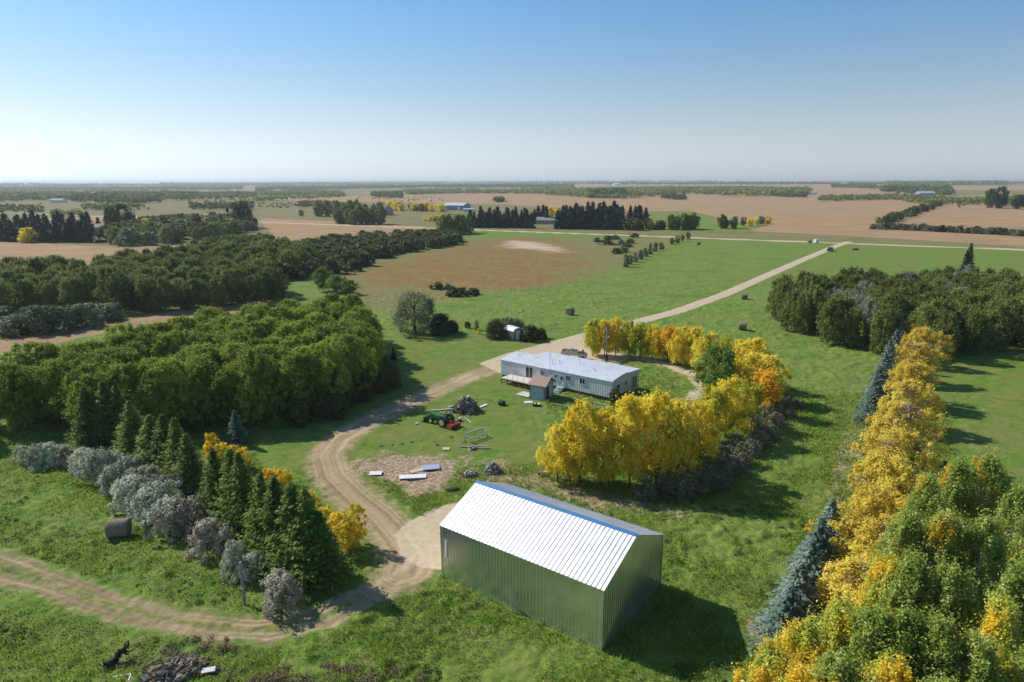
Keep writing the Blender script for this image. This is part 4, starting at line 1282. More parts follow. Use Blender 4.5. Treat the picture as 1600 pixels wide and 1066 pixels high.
for i, (px, tz) in enumerate(((794, 1.9), (798, 1.8), (803, 1.75))):
    p = U(px, 957 + i * 2)
    loc = Matrix.Rotation(-th, 3, 'Z') @ Vector((p[0] - A[0], p[1] - A[1], 0))
    o = MB().tube((0, .28, 0), (0.03 * i, .06, tz), .035, n=6).build('steel_post', M['galv_wall'], None, loc=(0, 0, 0))
    o.matrix_world = Matrix.Translation((A[0], A[1], 0)) @ Matrix.Rotation(th, 4, 'Z') @ Matrix.Translation((loc[0], 0, 0))
    tag(o, 'grey steel post leaning on the long shed wall, %s of three' % ['left', 'middle', 'right'][i], 'post', 'steel posts leaning on the shed')

# ------------------------------------------------------------------ mobile home
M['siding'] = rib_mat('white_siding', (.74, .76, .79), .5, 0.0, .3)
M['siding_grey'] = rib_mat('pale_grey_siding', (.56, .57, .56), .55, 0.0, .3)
M['home_roof'] = mat('metal_home_roof', (.60, .63, .66), .45, .1, var=.08, scale=1.5, dirt=(.34, .27, .2), dirt_amt=.25, dirt_scale=.7)
M['glass'] = mat('window_glass', (.03, .035, .04), .12, spec=.8, var=.05)
M['frame'] = mat('white_window_frame', (.72, .73, .74), .5, var=.04)
M['door'] = mat('pale_door', (.55, .56, .55), .5, var=.08)
M['wood'] = mat('deck_wood', (.20, .12, .08), .85, var=.3, scale=4)
M['deckboards'] = mat('pale_deck_boards', (.62, .57, .49), .8, var=.12, scale=3)
M['skirt'] = mat('dark_underfloor', (.10, .075, .06), .9, var=.3)
M['shingle'] = mat('brown_shingles', (.40, .27, .2), .9, var=.2, scale=6)
M['blueshed'] = rib_mat('pale_blue_siding', (.40, .50, .54), .6, 0.0, .2)
M['rust'] = mat('rusty_metal', (.24, .09, .05), .85, var=.4, scale=5, dirt=(.1, .06, .045))
M['trim_dark'] = mat('dark_brown_trim', (.06, .045, .04), .7)

Ha, Hb, Hc = U(783, 590), U(956, 628), U(995, 607)
tH, HL = axes(Ha, Hb)                 # x runs from the far left end to the near right corner
HWid = float(np.hypot(*(Hc - Hb)[:2]))
mw_ = HWid * .56
HZ = 3.0
home = thing('mobile_home', 'long white mobile home with pale metal roof behind the yellow trees', 'mobile home', (Ha[0], Ha[1], 0), tH)


def onwall(px, py, y=0.0):
    """local (x, z) where a pixel's sight line meets the long wall plane of the mobile home"""
    r = ray(px, py)
    n = np.array([-math.sin(tH), math.cos(tH), 0])
    q0 = np.array([Ha[0], Ha[1], 0]) + n * y
    c0 = np.array([0, 0, CAM_H])
    t = np.dot(q0 - c0, n) / np.dot(r, n)
    p = c0 + t * r
    d = p - q0
    return d[0] * math.cos(tH) + d[1] * math.sin(tH), p[2]


F0 = .55
ribbed_panel(HL, n_per=.4, rib_h=.02, fr=lambda s, z, o: (s, -o, F0 + z), top=lambda s: HZ - F0, name='long_wall', mt=M['siding'], parent=home)
arch = lambda y: HZ + .42 * math.sin(math.pi * min(1, max(0, y / mw_)) * .62)
ny = 10
ys = [mw_ * i / ny for i in range(ny + 1)]
endp = [(0, F0)] + [(y, arch(y)) for y in ys] + [(mw_, F0)]
for x in (0, HL):
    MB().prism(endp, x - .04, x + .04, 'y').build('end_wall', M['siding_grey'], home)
for o in [c for c in home.children if c.name.startswith('end_wall')]:
    for v in o.data.vertices:
        v.co = (v.co.y, v.co.x, v.co.z)
mb = MB(); vs = []
for x in (-.08, HL + .08):
    vs += [(x, y - (.12 if i == 0 else 0), arch(y) + .04 - (.02 if i == 0 else 0)) for i, y in enumerate(ys)]
n_ = ny + 1
mb.add(vs, [(i, i + n_, i + n_ + 1, i + 1) for i in range(ny)])
vs2 = [(a, b, c - .1) for a, b, c in vs]
mb.add(vs2, [(i, i + 1, i + n_ + 1, i + n_) for i in range(ny)])
mb.add([vs[0], vs[n_], vs2[n_], vs2[0]], [(0, 1, 2, 3)])
mb.build('roof', M['home_roof'], home)
mb = MB()

for yy in (0.0,):
    pass
edge_pts = [(HL + .09, y, arch(y) + .0) for y in ys]
MB().poly(edge_pts, .05, 5).build('roof_edge', M['trim_dark'], home)
# rear addition
AX = HL * .16
ar0, ar1 = arch(mw_) - .12, arch(mw_) - .32
ad = MB()
ad.prism([(mw_ + .05, F0 - .4), (mw_ + .05, ar0 - .02), (HWid, ar1 - .02), (HWid, F0 - .4)], AX, HL)
for i, v in enumerate(ad.v): ad.v[i] = (v[1], v[0], v[2])
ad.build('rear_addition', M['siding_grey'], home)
ad = MB().prism([(mw_ + .02, ar0), (mw_ + .02, ar0 + .1), (HWid + .15, ar1 + .1), (HWid + .15, ar1)], AX - .1, HL + .12)
for i, v in enumerate(ad.v): ad.v[i] = (v[1], v[0], v[2])
ad.build('addition_roof', M['home_roof'], home)
MB().box((HL / 2, mw_ / 2, .28), (HL - .3, mw_ - .2, .5)).build('skirting', M['skirt'], home)


def window(parent, x, z, w, h, y=0.0, panes=2, nm='window', ax='x', side=-1):
    """a framed window with its glass; on a wall facing -y (ax x) or +x (ax y)"""
    f = MB(); g = MB(); t = .07
    def P(a, d, zz): return (a, d, zz) if ax == 'x' else (d, a, zz)
    def S(a, d, zz): return (a, d, zz) if ax == 'x' else (d, a, zz)
    sg = side
    f.box(P(x, y + sg * .05, z + h / 2), S(w + t, .06, t)); f.box(P(x, y + sg * .05, z - h / 2), S(w + t, .06, t))
    for k in range(panes + 1):
        f.box(P(x - w / 2 + w * k / panes, y + sg * .053, z), S(t, .06, h))
    o = f.build(nm, M['frame'], parent)
    g.box(P(x, y + sg * .03, z), S(w - .02, .03, h - .02))
    g.build('pane', M['glass'], o)
    return o


def pxwin(x0, y0, x1, y1, panes=2, nm='window', h=.85):
    a, _ = onwall(x0, (y0 + y1) / 2); b, _ = onwall(x1, (y0 + y1) / 2)
    c_, zc = onwall((x0 + x1) / 2, (y0 + y1) / 2)
    return window(home, c_, zc, abs(b - a), h, -.02, panes, nm)


pxwin(822, 574, 833, 592, 2, 'patio_door', h=1.95)
pxwin(844.5, 579.5, 850.5, 585.5)
pxwin(866.5, 585.5, 870.5, 590, 1, h=.6)
pxwin(884.5, 588, 891.5, 594)
pxwin(906, 592.5, 914.5, 598.5)
xd, zd = onwall(878, 590)
dr = MB().box((xd, -.05, F0 + 1.05), (.85, .06, 2.0)).build('entrance_door', M['door'], home)
MB().box((xd, -.1, F0 + 1.45), (.4, .03, .5)).build('door_window', M['glass'], dr)
window(home, HWid * .2, 1.9, .8, .7, HL + .04, 1, ax='y', side=1)
window(home, HWid * .47, 1.95, .8, .7, HL + .04, 1, ax='y', side=1)
window(home, HWid * .8, 1.5, 1.4, 1.9, HL + .02, 2, 'glass_door', ax='y', side=1)
mb = MB()
for (x, y, hh) in ((HL * .06, mw_ * .75, .55), (HL * .09, mw_ * .5, .3), (HL * .42, mw_ * .45, .35), (HL * .46, mw_ * .6, .3), (HL * .78, mw_ * .5, .3), (HL * .6, mw_ * .9, .6)):
    z = arch(y)
    v = MB().tube((x, y, z - .05), (x, y, z + hh), .07, n=8).tube((x, y, z + hh), (x, y, z + hh + .1), .12, n=8)
    v.build('roof_vent', M['galv_wall'], home)
xa, za = onwall(860, 600)
ant = MB().tube((xa, -.12, .4), (xa, -.12, 5.6), .03, n=5).box((xa, -.12, 5.5), (.5, .03, .03)).box((xa, -.12, 5.3), (.34, .03, .03))
ant.build('antenna_mast', M['galv_wall'], home)
# steps before the entrance door
st = thing('entrance_steps', 'grey wooden steps with rails below the entrance door of the mobile home', 'steps', tuple(Ha[:2] + np.array([xd * math.cos(tH) + 1.3 * math.sin(tH), xd * math.sin(tH) - 1.3 * math.cos(tH)])) + (0,), tH)
mb = MB()
for i in range(4):
    mb.box((0, .3 - i * .3 + .3, .13 + (3 - i) * .16), (1.1, .3, .06))
mb.box((0, 1.0, .68), (1.2, .6, .06))
mb.build('treads', M['blueshed'], st)
for s_ in (-.58, .58):
    MB().tube((s_, 1.2, .7), (s_, 1.2, 1.6), .04).tube((s_, -.3, .1), (s_, -.3, 1.0), .04).tube((s_, 1.2, 1.6), (s_, -.3, 1.0), .04).tube((s_, 1.2, .65), (s_, -.3, .05), .05).build('handrail', M['siding_grey'], st)


def home_pt(x, y, z=0.0):
    return (Ha[0] + x * math.cos(tH) - y * math.sin(tH), Ha[1] + x * math.sin(tH) + y * math.cos(tH), z)


# deck
dk = thing('wooden_deck', 'raised wooden deck with pale boards against the left part of the mobile home', 'deck', home_pt(0, 0), tH)
x0, z0 = onwall(783, 590, -2.6); x1, z1 = onwall(826, 603, -2.6)
x0 = max(x0, -.1); dw = 6.1
MB().box((x0 + dw / 2, -1.4, .93), (dw, 2.6, .1)).build('deck_boards', M['deckboards'], dk)
mb = MB()
for i in range(6):
    for y in (-2.6, -1.3):
        mb.box((x0 + .1 + i * (dw - .2) / 5, y, .44), (.12, .12, .88))
mb.box((x0 + dw / 2, -2.62, .8), (dw, .06, .2)); mb.box((x0 + dw / 2, -2.62, .3), (dw, .04, .1)); mb.box((x0 + dw - .03, -1.35, .8), (.06, 2.4, .2))
for i in range(5):
    a = x0 + .1 + i * (dw - .2) / 5
    mb.tube((a, -2.6, .1), (a + (dw - .2) / 5, -2.6, .8), .035, n=4)
mb.build('deck_frame', M['wood'], dk)
mb = MB()
for i in range(15):
    a = x0 + .1 + i * 1.7 / 14
    mb.box((a, -.25, 1.45), (.035, .05, .95))
mb.box((x0 + .95, -.25, 1.92), (1.8, .07, .06)); mb.box((x0 + .95, -.25, 1.05), (1.8, .06, .05))
mb.build('lattice_rail', M['siding_grey'], dk)
mb = MB()
for i in range(5):
    mb.tube((x0 + 1.2 + i * 1.05, -2.55, .95), (x0 + 1.2 + i * 1.05, -2.55, 1.75), .022, n=5)
mb.build('rail_posts', M['wood'], dk)

# little blue shed with brown roof beside the home
S0 = U(850, 627); S1 = U(829.5, 623.5); S2 = U(871, 617)
tS, SLn = axes(S0, S1)
SLn = max(SLn, 2.3); SWd = 2.9
gs = thing('garden_shed', 'small pale blue shed with brown gable roof standing before the mobile home', 'shed', (S0[0], S0[1], 0), tS)
sh, sr = 2.25, 3.15
mb = MB()
mb.add([(0, 0, 0), (SLn, 0, 0), (SLn, 0, sh), (0, 0, sh), (0, -SWd, 0), (SLn, -SWd, 0), (SLn, -SWd, sh), (0, -SWd, sh), (0, -SWd / 2, sr), (SLn, -SWd / 2, sr)],
       [(0, 1, 2, 3), (5, 4, 7, 6), (4, 0, 3, 8, 7), (1, 5, 6, 9, 2)])
mb.build('walls', M['blueshed'], gs)
mb = MB(); o_ = .22
k_ = (sr - sh) / (SWd / 2)
for sg, y0 in ((1, o_), (-1, -SWd - o_)):
    ez = sh - k_ * o_ + .03
    mb.add([(-o_ - .2, y0, ez), (SLn + o_, y0, ez), (SLn + o_, -SWd / 2, sr + .03), (-o_ - .2, -SWd / 2, sr + .03),
            (-o_ - .2, y0, ez + .09), (SLn + o_, y0, ez + .09), (SLn + o_, -SWd / 2, sr + .12), (-o_ - .2, -SWd / 2, sr + .12)],
           [(0, 1, 2, 3), (4, 7, 6, 5), (0, 4, 5, 1), (1, 5, 6, 2), (3, 7, 4, 0)])
mb.build('roof', M['shingle'], gs)
mb = MB()
for y0, y1 in ((o_, -SWd / 2), (-SWd - o_, -SWd / 2)):
    mb.tube((-o_ - .22, y0, sh - k_ * o_ + .05), (-o_ - .22, y1, sr + .05), .07, n=5)
for y in (.01, -SWd - .01):
    mb.box((-.01, y, sh / 2), (.08, .08, sh - .02)); mb.box((SLn + .01, y, sh / 2), (.08, .08, sh - .02))
mb.build('trim', M['trim_dark'], gs)
d2 = MB().box((-.04, -SWd * .35, .98), (.06, .85, 1.9)).prism([(0, 0), (0, 0)], 0, 0) if False else MB().box((-.04, -SWd * .35, .98), (.06, .85, 1.9)).build('door', M['trim_dark'], gs)
MB().box((-.09, -SWd * .35 - .3, 1.0), (.05, .05, .15)).build('handle', M['galv_wall'], d2)
w2 = MB().box((-.04, -SWd * .5, 2.35), (.05, .5, .4)).build('window', M['frame'], gs)
MB().box((-.07, -SWd * .5, 2.35), (.03, .4, .3)).build('pane', M['glass'], w2)
# barrel roofed shed among bushes
g2p = U(809, 532)
g2 = thing('storage_shed', 'small white metal shed with rounded roof between bushes on the lawn', 'shed', g2p, R(35))
pr = [(-1.1, 0), (-1.1, 1.9)] + [(-1.1 * math.cos(math.pi * i / 10), 1.9 + .6 * math.sin(math.pi * i / 10)) for i in range(1, 10)] + [(1.1, 1.9), (1.1, 0)]
MB().prism(pr, 0, 3.2).build('body', M['galv_wall'], g2)
pr2 = [(-1.2 * math.cos(math.pi * i / 12), 1.88 + .7 * math.sin(math.pi * i / 12)) for i in range(13)] + [(-(-1.1) * math.cos(math.pi * i / 12), 1.88 + .62 * math.sin(math.pi * i / 12)) for i in range(13)]
MB().prism(pr2, -.15, 3.3).build('roof', M['white_metal'], g2)
MB().box((.1, -.05, 1.0), (.9, .06, 1.9)).build('door', M['white_metal'], g2)

# ------------------------------------------------------------------ farm buildings far off
M['wall_blue'] = mat('blue_grey_cladding', (.22, .29, .38), .6, var=.08)
M['wall_white'] = mat('white_cladding', (.7, .7, .68), .6, var=.06)
M['wall_grey'] = mat('grey_cladding', (.33, .32, .31), .7, var=.1)
M['wall_tan'] = mat('tan_cladding', (.42, .34, .26), .7, var=.1)
M['roof_pale'] = mat('pale_roof', (.55, .60, .64), .4, .2, var=.06)
M['roof_dark'] = mat('dark_roof', (.09, .09, .10), .8, var=.15)
M['roof_grey'] = mat('grey_roof', (.26, .25, .25), .8, var=.15)
M['roof_white'] = mat('white_roof', (.8, .8, .8), .4, var=.03)


def house(name, label, cat, px, py, w, d, h, rh, rz, wm, rm, nwin=3, door=None, group=None):
    p = U(px, py)
    t = thing(name, label, cat, p, rz, group)
    mb = MB()
    x, y = w / 2, d / 2
    mb.add([(-x, -y, -.3), (x, -y, -.3), (x, y, -.3), (-x, y, -.3), (-x, -y, h), (x, -y, h), (x, y, h), (-x, y, h), (-x, 0, h + rh), (x, 0, h + rh)],
           [(0, 1, 5, 4), (2, 3, 7, 6), (1, 2, 6, 9, 5), (3, 0, 4, 8, 7)])
    mb.build('walls', M[wm], t)
    mb = MB(); o = .4; k = rh / y
    for sg in (1, -1):
        e = (sg * (y + o), h - k * o + .05)
        mb.add([(-x - o, e[0], e[1]), (x + o, e[0], e[1]), (x + o, 0, h + rh + .05), (-x - o, 0, h + rh + .05),
                (-x - o, e[0], e[1] + .2), (x + o, e[0], e[1] + .2), (x + o, 0, h + rh + .25), (-x - o, 0, h + rh + .25)],
               [(0, 1, 2, 3), (4, 7, 6, 5), (0, 4, 5, 1), (1, 5, 6, 2), (3, 7, 4, 0)])
    mb.build('roof', M[rm], t)
    for i in range(nwin):
        a = -x + w * (i + .7) / (nwin + .4)
        window(t, a, min(1.6, h * .55), min(1.6, w / nwin * .4), min(1.1, h * .35), -y - .02)
    if door:
        MB().box((x * .55, -y - .06, door[1] / 2), (door[0], .08, door[1])).build('door', M['wall_white'], t)
    return t


house('farm_building', 'large metal farm building with pale roof and blue grey walls beyond the gravel road', 'building', 714, 328.5, 26, 15, 5.2, 2.6, R(-28), 'wall_blue', 'roof_pale', 2, (4, 4))
house('farmhouse', 'low farmhouse with grey roof between the two dark spruce belts', 'house', 853, 350, 13, 8, 2.8, 2.0, R(-12), 'wall_tan', 'roof_grey', 4, (1, 2.1))
house('farmhouse', 'dark farmhouse half hidden by spruces left of the low farmhouse', 'house', 838, 348, 9, 8, 3.4, 2.6, R(70), 'wall_grey', 'roof_dark', 2)
house('farmhouse', 'big house with steep dark roof right of the bluff by the gravel road', 'house', 596, 336, 19, 13, 4.2, 5.2, R(-35), 'wall_grey', 'roof_dark', 4)
house('barn', 'small dark roofed white barn among yellow trees left of the blue grey building', 'barn', 671, 329.5, 13, 9, 3.2, 3, R(-20), 'wall_white', 'roof_dark', 2)
house('trailer_home', 'pale trailer parked at the right side of the blue grey building', 'trailer', 733, 331.5, 11, 4, 3, .6, R(-15), 'wall_white', 'roof_pale', 3)
house('farmhouse', 'grey farmhouse behind the slim spruce at the left', 'house', 150, 363, 11, 8, 3.2, 2, R(10), 'wall_grey', 'roof_grey', 3)
house('tiny_shed', 'small white shed right of the round yellow tree', 'shed', 72, 378, 3.6, 3.2, 2.4, 1, R(60), 'wall_white', 'roof_white', 0, (1, 1.8))
house('tiny_shed', 'second small white shed before the left spruces', 'shed', 87, 377, 3.2, 2.6, 1.9, .8, R(10), 'wall_white', 'roof_grey', 0, (.9, 1.6))
house('long_barn', 'very long low white roofed barn far off at the left', 'barn', 152, 305.5, 78, 22, 4, 4.2, R(2), 'wall_white', 'roof_white', 4)
house('farm_building', 'dark roofed building left of the long white barn', 'building', 102, 311, 26, 14, 6, 4, R(20), 'wall_blue', 'roof_dark', 3)
house('farm_building', 'white fronted building below the dark roofed one at far left', 'building', 92, 317, 22, 10, 4, 2.4, R(-10), 'wall_white', 'roof_grey', 3)
house('farm_building', 'white building in the trees far off right of centre', 'building', 1151, 301.5, 26, 14, 5, 4, R(25), 'wall_white', 'roof_white', 2)
house('farm_building', 'small pale building far beyond the spruce belt', 'building', 1006, 296.5, 34, 18, 6, 5, R(0), 'wall_white', 'roof_pale', 2)
for i, (x, y) in enumerate([(1243, 305), (1256, 304), (1270, 304.5)]):
    house('farmhouse', '%s pale house of the farmyard beyond the big brown field' % ['left', 'middle', 'right'][i], 'house', x, y, 15, 10, 4, 3, R(20 - 25 * i), 'wall_white', ['roof_grey', 'roof_pale', 'roof_grey'][i], 3, group='pale houses beyond the big brown field')
house('farm_building', 'grey barn before the far wood at the right', 'barn', 1445, 306, 32, 14, 5, 3.5, R(5), 'wall_blue', 'roof_pale', 2)
for i, (x, y) in enumerate([(441, 290.5), (621, 292), (872, 289), (963, 289.5), (1318, 290)]):
    house('farm_building', '%s tiny white building from the left near the horizon' % ORD[i], 'building', x, y, 40, 24, 7, 5, R(10 * i), 'wall_white', 'roof_white', 1, group='tiny white buildings near the horizon')

# ------------------------------------------------------------------ hay bales
M['hay'] = mat('weathered_hay', (.24, .19, .125), .95, var=.35, scale=9, bump=.8)
M['net'] = mat('bale_end', (.17, .135, .09), .95, var=.45, scale=12)
M['wrap'] = mat('white_wrap', (.72, .72, .7), .4, var=.05)


def bale(px, py, r, L, rz, label, m1='hay', group='round hay bales on the grass'):
    p = U(px, py)
    t = thing('hay_bale', label, 'hay bale', p, rz, group)
    rs = random.Random(int(px))
    n, k = 30, 9
    mb = MB(); vs = []
    for j in range(k):
        x = -L / 2 + L * j / (k - 1)
        for i in range(n):
            a = 2 * math.pi * i / n
            rr = r * (1 - (.09 if j in (0, k - 1) else 0)) * (1 + rs.uniform(-.02, .02)) * (1 - (.05 if math.sin(a) < -.8 else 0))
            vs.append((x, rr * math.cos(a), r * .95 + rr * math.sin(a)))
    fs = [(j * n + i, j * n + (i + 1) % n, (j + 1) * n + (i + 1) % n, (j + 1) * n + i) for j in range(k - 1) for i in range(n)]
    mb.add(vs, fs).build('straw_roll', M[m1], t, smooth=True)
    for sg in (-1, 1):
        e = MB().tube((sg * (L / 2 - .02), 0, r * .95), (sg * (L / 2 + .02), 0, r * .95), r * .88, n=24)
        e.build('bale_end', M['net'] if m1 == 'hay' else M[m1], t)
    if m1 == 'hay':
        mb = MB()
        for j in range(7):
            x = -L / 2 + L * (j + .5) / 7
            for i in range(n):
                a0, a1 = 2 * math.pi * i / n, 2 * math.pi * (i + 1) / n
                mb.tube((x, r * 1.015 * math.cos(a0), r * .95 + r * 1.015 * math.sin(a0)), (x, r * 1.015 * math.cos(a1), r * .95 + r * 1.015 * math.sin(a1)), .012, n=3, caps=False)
        mb.build('twine', M['greywood'], t)
    return t


bale(187, 837, .80, 1.75, R(12), 'weathered round hay bale on the grass left of the silvery shrubs')
bale(891, 492, .85, 1.5, R(50), 'round hay bale on the slope left of the driveway')
bale(1160, 516, .85, 1.5, R(-20), 'round hay bale on the grass right of the driveway, the nearer one')
bale(1163, 468, .8, 1.5, R(-15), 'round hay bale right of the driveway, the farther one')
bale(1091, 383, .8, 1.6, R(10), 'round hay bale by the fence line near the gravel road')
bale(1275, 380, 1.1, 1.8, R(20), 'white wrapped bale near the road junction', 'wrap')
bale(1265, 380, .8, 1.5, R(20), 'small dark bale left of the white wrapped one')
bale(1336, 391, .55, 3.0, R(5), 'low dark bale on the mown grass right of the dark vehicle')

# ------------------------------------------------------------------ poles
M['pole'] = mat('grey_pole_wood', (.22, .20, .18), .9, var=.3, scale=5)
pb = U(947, 583)
ph = hat(pb, 948, 506)
up_ = thing('utility_pole', 'tall wooden utility pole with grey transformer box behind the mobile home', 'utility pole', pb)
MB().tube((0, 0, -.2), (0, 0, ph), .13, .1, 10).build('pole', M['pole'], up_)
MB().box((-.05, -.22, ph * .33), (.42, .3, .9)).build('meter_box', M['trim_dark'], up_)
MB().box((0, 0, ph - .4), (1.3, .09, .1)).build('crossarm', M['pole'], up_)
for x in (-.55, .55):
    MB().tube((x, 0, ph - .35), (x, 0, ph - .15), .05, n=8).build('insulator', M['white_metal'], up_)
pb = U(382, 944); ph = 3.5
lp = thing('wooden_post', 'upright grey post standing before the silvery shrubs near the dirt track', 'post', pb)
MB().tube((0, 0, -.2), (0, 0, ph), .12, .10, 10).build('pole', M['greywood'], lp)
MB().tube((0, 0, 1.35), (0, 0, 1.43), .16, n=10).build('metal_band', M['galv_wall'], lp)
pb = U(1403, 351)
tag(MB().tube((0, 0, 0), (0, 0, 5.5), .16, .12, 6).build('wooden_post', M['pole'], None, loc=pb), 'pale post standing against the slanting hedge in the brown field', 'post')

# ------------------------------------------------------------------ dark vehicle on the driveway
M['paint_dark'] = mat('dark_car_paint', (.018, .024, .026), .25, .3, var=.05)
M['rubber'] = mat('tyre_rubber', (.02, .02, .02), .85, var=.1)
M['rim'] = mat('wheel_rim', (.4, .41, .42), .35, .8)
M['lamp_glass'] = mat('lamp_lens', (.7, .7, .68), .2)
M['red_lens'] = mat('red_lens', (.4, .03, .02), .3)


def wheel(parent, x, y, r, wd, rimm='rim'):
    w = MB().tube((x, y - wd / 2, r), (x, y + wd / 2, r), r, n=22).build('wheel', M['rubber'], parent)
    MB().tube((x, y - wd / 2 - .012, r), (x, y + wd / 2 + .012, r), r * .58, n=16).build('rim', M[rimm], w)
    return w


vp = U(1297, 392.5)
dd = U(1250, 408)[:2] - vp[:2]
car = thing('parked_suv', 'dark sport utility vehicle on the gravel driveway near the road junction', 'car', vp, math.atan2(dd[1], dd[0]))
pr = [(2.4, .35), (2.42, .75), (2.3, .98), (1.15, 1.08), (-2.3, 1.08), (-2.4, .8), (-2.4, .35), (-1.95, .35), (-1.8, .62), (-1.2, .62), (-1.05, .35), (1.05, .35), (1.2, .62), (1.8, .62), (1.95, .35)]
MB().prism(pr, -.93, .93).build('body', M['paint_dark'], car, bevel=.04)
MB().add([(1.15, -.85, 1.08), (1.15, .85, 1.08), (-2.3, .85, 1.08), (-2.3, -.85, 1.08), (.45, -.7, 1.72), (.45, .7, 1.72), (-2.1, .7, 1.72), (-2.1, -.7, 1.72)],
         [(4, 5, 6, 7), (0, 1, 5, 4), (1, 2, 6, 5), (2, 3, 7, 6), (3, 0, 4, 7)]).build('cabin', M['paint_dark'], car)
MB().add([(1.1, -.75, 1.14), (1.1, .75, 1.14), (.52, .65, 1.67), (.52, -.65, 1.67)], [(0, 1, 2, 3)]).build('windshield', M['glass'], car)
for s_ in (-1, 1):
    for x0_, x1_ in ((.75, -.15), (-.25, -1.1), (-1.2, -2.05)):
        MB().add([(x0_, s_ * .87, 1.14), (x1_, s_ * .87, 1.14), (x1_, s_ * .745, 1.64), (min(x0_, .38), s_ * .745, 1.64)], [(0, 1, 2, 3)]).build('side_window', M['glass'], car)
    MB().box((2.4, s_ * .68, .78), (.06, .32, .16)).build('headlight', M['lamp_glass'], car)
    MB().box((-2.4, s_ * .78, .85), (.05, .16, .3)).build('tail_light', M['red_lens'], car)
    for x in (1.5, -1.5):
        wheel(car, x, s_ * .86, .38, .24)

# ------------------------------------------------------------------ old truck with scrap on the yard
M['cream'] = mat('cream_paint', (.62, .58, .48), .6, var=.1, dirt=(.25, .13, .07), dirt_amt=.6, dirt_scale=3)
M['scrap'] = mat('mixed_scrap', (.16, .14, .12), .85, var=.55, scale=7)
M['scrap_pale'] = mat('pale_scrap', (.5, .47, .44), .8, var=.3, scale=6)
tp = U(896, 561)
tr = thing('flatbed_truck', 'old cream truck loaded with scrap parked on gravel behind the mobile home', 'truck', tp, R(-14))
MB().box((-.6, 0, .95), (3.0, 1.9, .14)).box((-.6, -.93, 1.3), (3.0, .06, .55)).box((-.6, .93, 1.3), (3.0, .06, .55)).box((-2.08, 0, 1.3), (.06, 1.9, .55)).box((.88, 0, 1.4), (.06, 1.9, .75)).build('cargo_box', M['cream'], tr)
cab = MB().prism([(.95, .5), (.95, 1.75), (1.55, 1.75), (1.8, 1.2), (2.35, 1.1), (2.4, .5)], -.85, .85).build('cab', M['cream'], tr, bevel=.04)
MB().add([(1.6, -.7, 1.7), (1.6, .7, 1.7), (1.83, .7, 1.24), (1.83, -.7, 1.24)], [(0, 1, 2, 3)]).build('windshield', M['glass'], cab)
for s_ in (-1, 1):
    MB().add([(1.05, s_ * .86, 1.65), (1.5, s_ * .86, 1.65), (1.66, s_ * .86, 1.25), (1.05, s_ * .86, 1.25)], [(0, 1, 2, 3)]).build('side_window', M['glass'], cab)
    for x in (1.75, -1.2):
        wheel(tr, x, s_ * .82, .38, .22, 'rust')


def junk(mb, n, rx, ry, h, rs, size=(.2, .7)):
    for _ in range(n):
        a = rs.uniform(0, 6.28); q = rs.random() ** .6
        x, y = rx * q * math.cos(a), ry * q * math.sin(a)
        z = h * (1 - q ** 1.7) * rs.uniform(.75, 1.0) + .04
        L = rs.uniform(*size)
        t = rs.random()
        if t < .45:
            mb.box((x, y, z), (L, L * rs.uniform(.15, .6), rs.uniform(.04, .2)), rs.uniform(0, 6.28), rs.uniform(-.8, .8), rs.uniform(-.8, .8))
        elif t < .75:
            d = Vector((rs.uniform(-1, 1), rs.uniform(-1, 1), rs.uniform(-.4, .7))).normalized() * L * 1.1
            mb.tube((x - d.x, y - d.y, max(.03, z - d.z)), (x + d.x, y + d.y, z + d.z), rs.uniform(.02, .07), n=6)
        else:
            mb.ball((x, y, z), L * .4, (7, 5), (1, rs.uniform(.6, 1), rs.uniform(.5, .9)), .2, rs)
    return mb


def heap(name, label, cat, px, py, rx, ry, h, n, seed, rz=0.0, size=(.2, .7), pale=.3, z=0.0, mats=('scrap', 'scrap_pale'), names=('scrap_mound', 'pale_scraps'), group=None):
    rs = random.Random(seed)
    p = U(px, py)
    t = thing(name, label, cat, (p[0], p[1], p[2] + z), rz, group)
    mb = MB().ball((0, 0, h * .1), 1.0, (18, 10), (rx * .85, ry * .85, h * .78), .12, rs)
    junk(mb, n, rx, ry, h, rs, size)
    mb.build(names[0], M[mats[0]], t)
    mb = MB(); junk(mb, int(n * pale), rx * .95, ry * .95, h * 1.08, rs, size)
    mb.build(names[1], M[mats[1]], t)
    return t


heap('scrap_load', 'grey scrap heaped in the box of the old truck', 'scrap', 894.5, 560, 1.4, .8, .55, 40, 3, R(-14), (.2, .55), .5, z=1.05)
dp = heap('debris_pile', 'large dark heap of scrap and rubbish on the lawn behind the tractor', 'scrap heap', 728, 642, 1.9, 1.5, 2.0, 150, 5, .3, (.3, .9), .22)
heap('junk_pile', 'heap of dark and white junk at the edge of the lawn right of the panels', 'junk', 770, 737, .95, .8, .95, 60, 6, .3, (.2, .5), .8)
heap('junk_pile', 'small low heap of pale rubble left of the dark and white heap', 'junk', 733, 742, .85, .55, .35, 34, 7, .3, (.15, .4), 1.0)
heap('white_sack', 'white lump under the metal frame on the lawn', 'sack', 737, 702, .55, .35, .4, 14, 8, 0, (.12, .3), 1.5, mats=('scrap', 'white_metal'), names=('dark_scraps', 'pale_scraps'))
M['brush'] = mat('brown_brush', (.20, .15, .10), .95, var=.5, scale=6)
heap('brush_heap', 'grey brown heap of broken branches and boards at the bottom edge left', 'brush heap', 262, 1052, 2.0, 1.2, .38, 120, 9, .4, (.3, .9), .16, mats=('brush', 'greywood'), names=('branches', 'boards'))
heap('brush_heap', 'thin heap of old sticks right beside the broken branches at bottom left', 'brush heap', 290, 1042, 1.3, .8, .25, 50, 10, .2, (.3, .8), .1, mats=('brush', 'scrap_pale'), names=('branches', 'boards'))
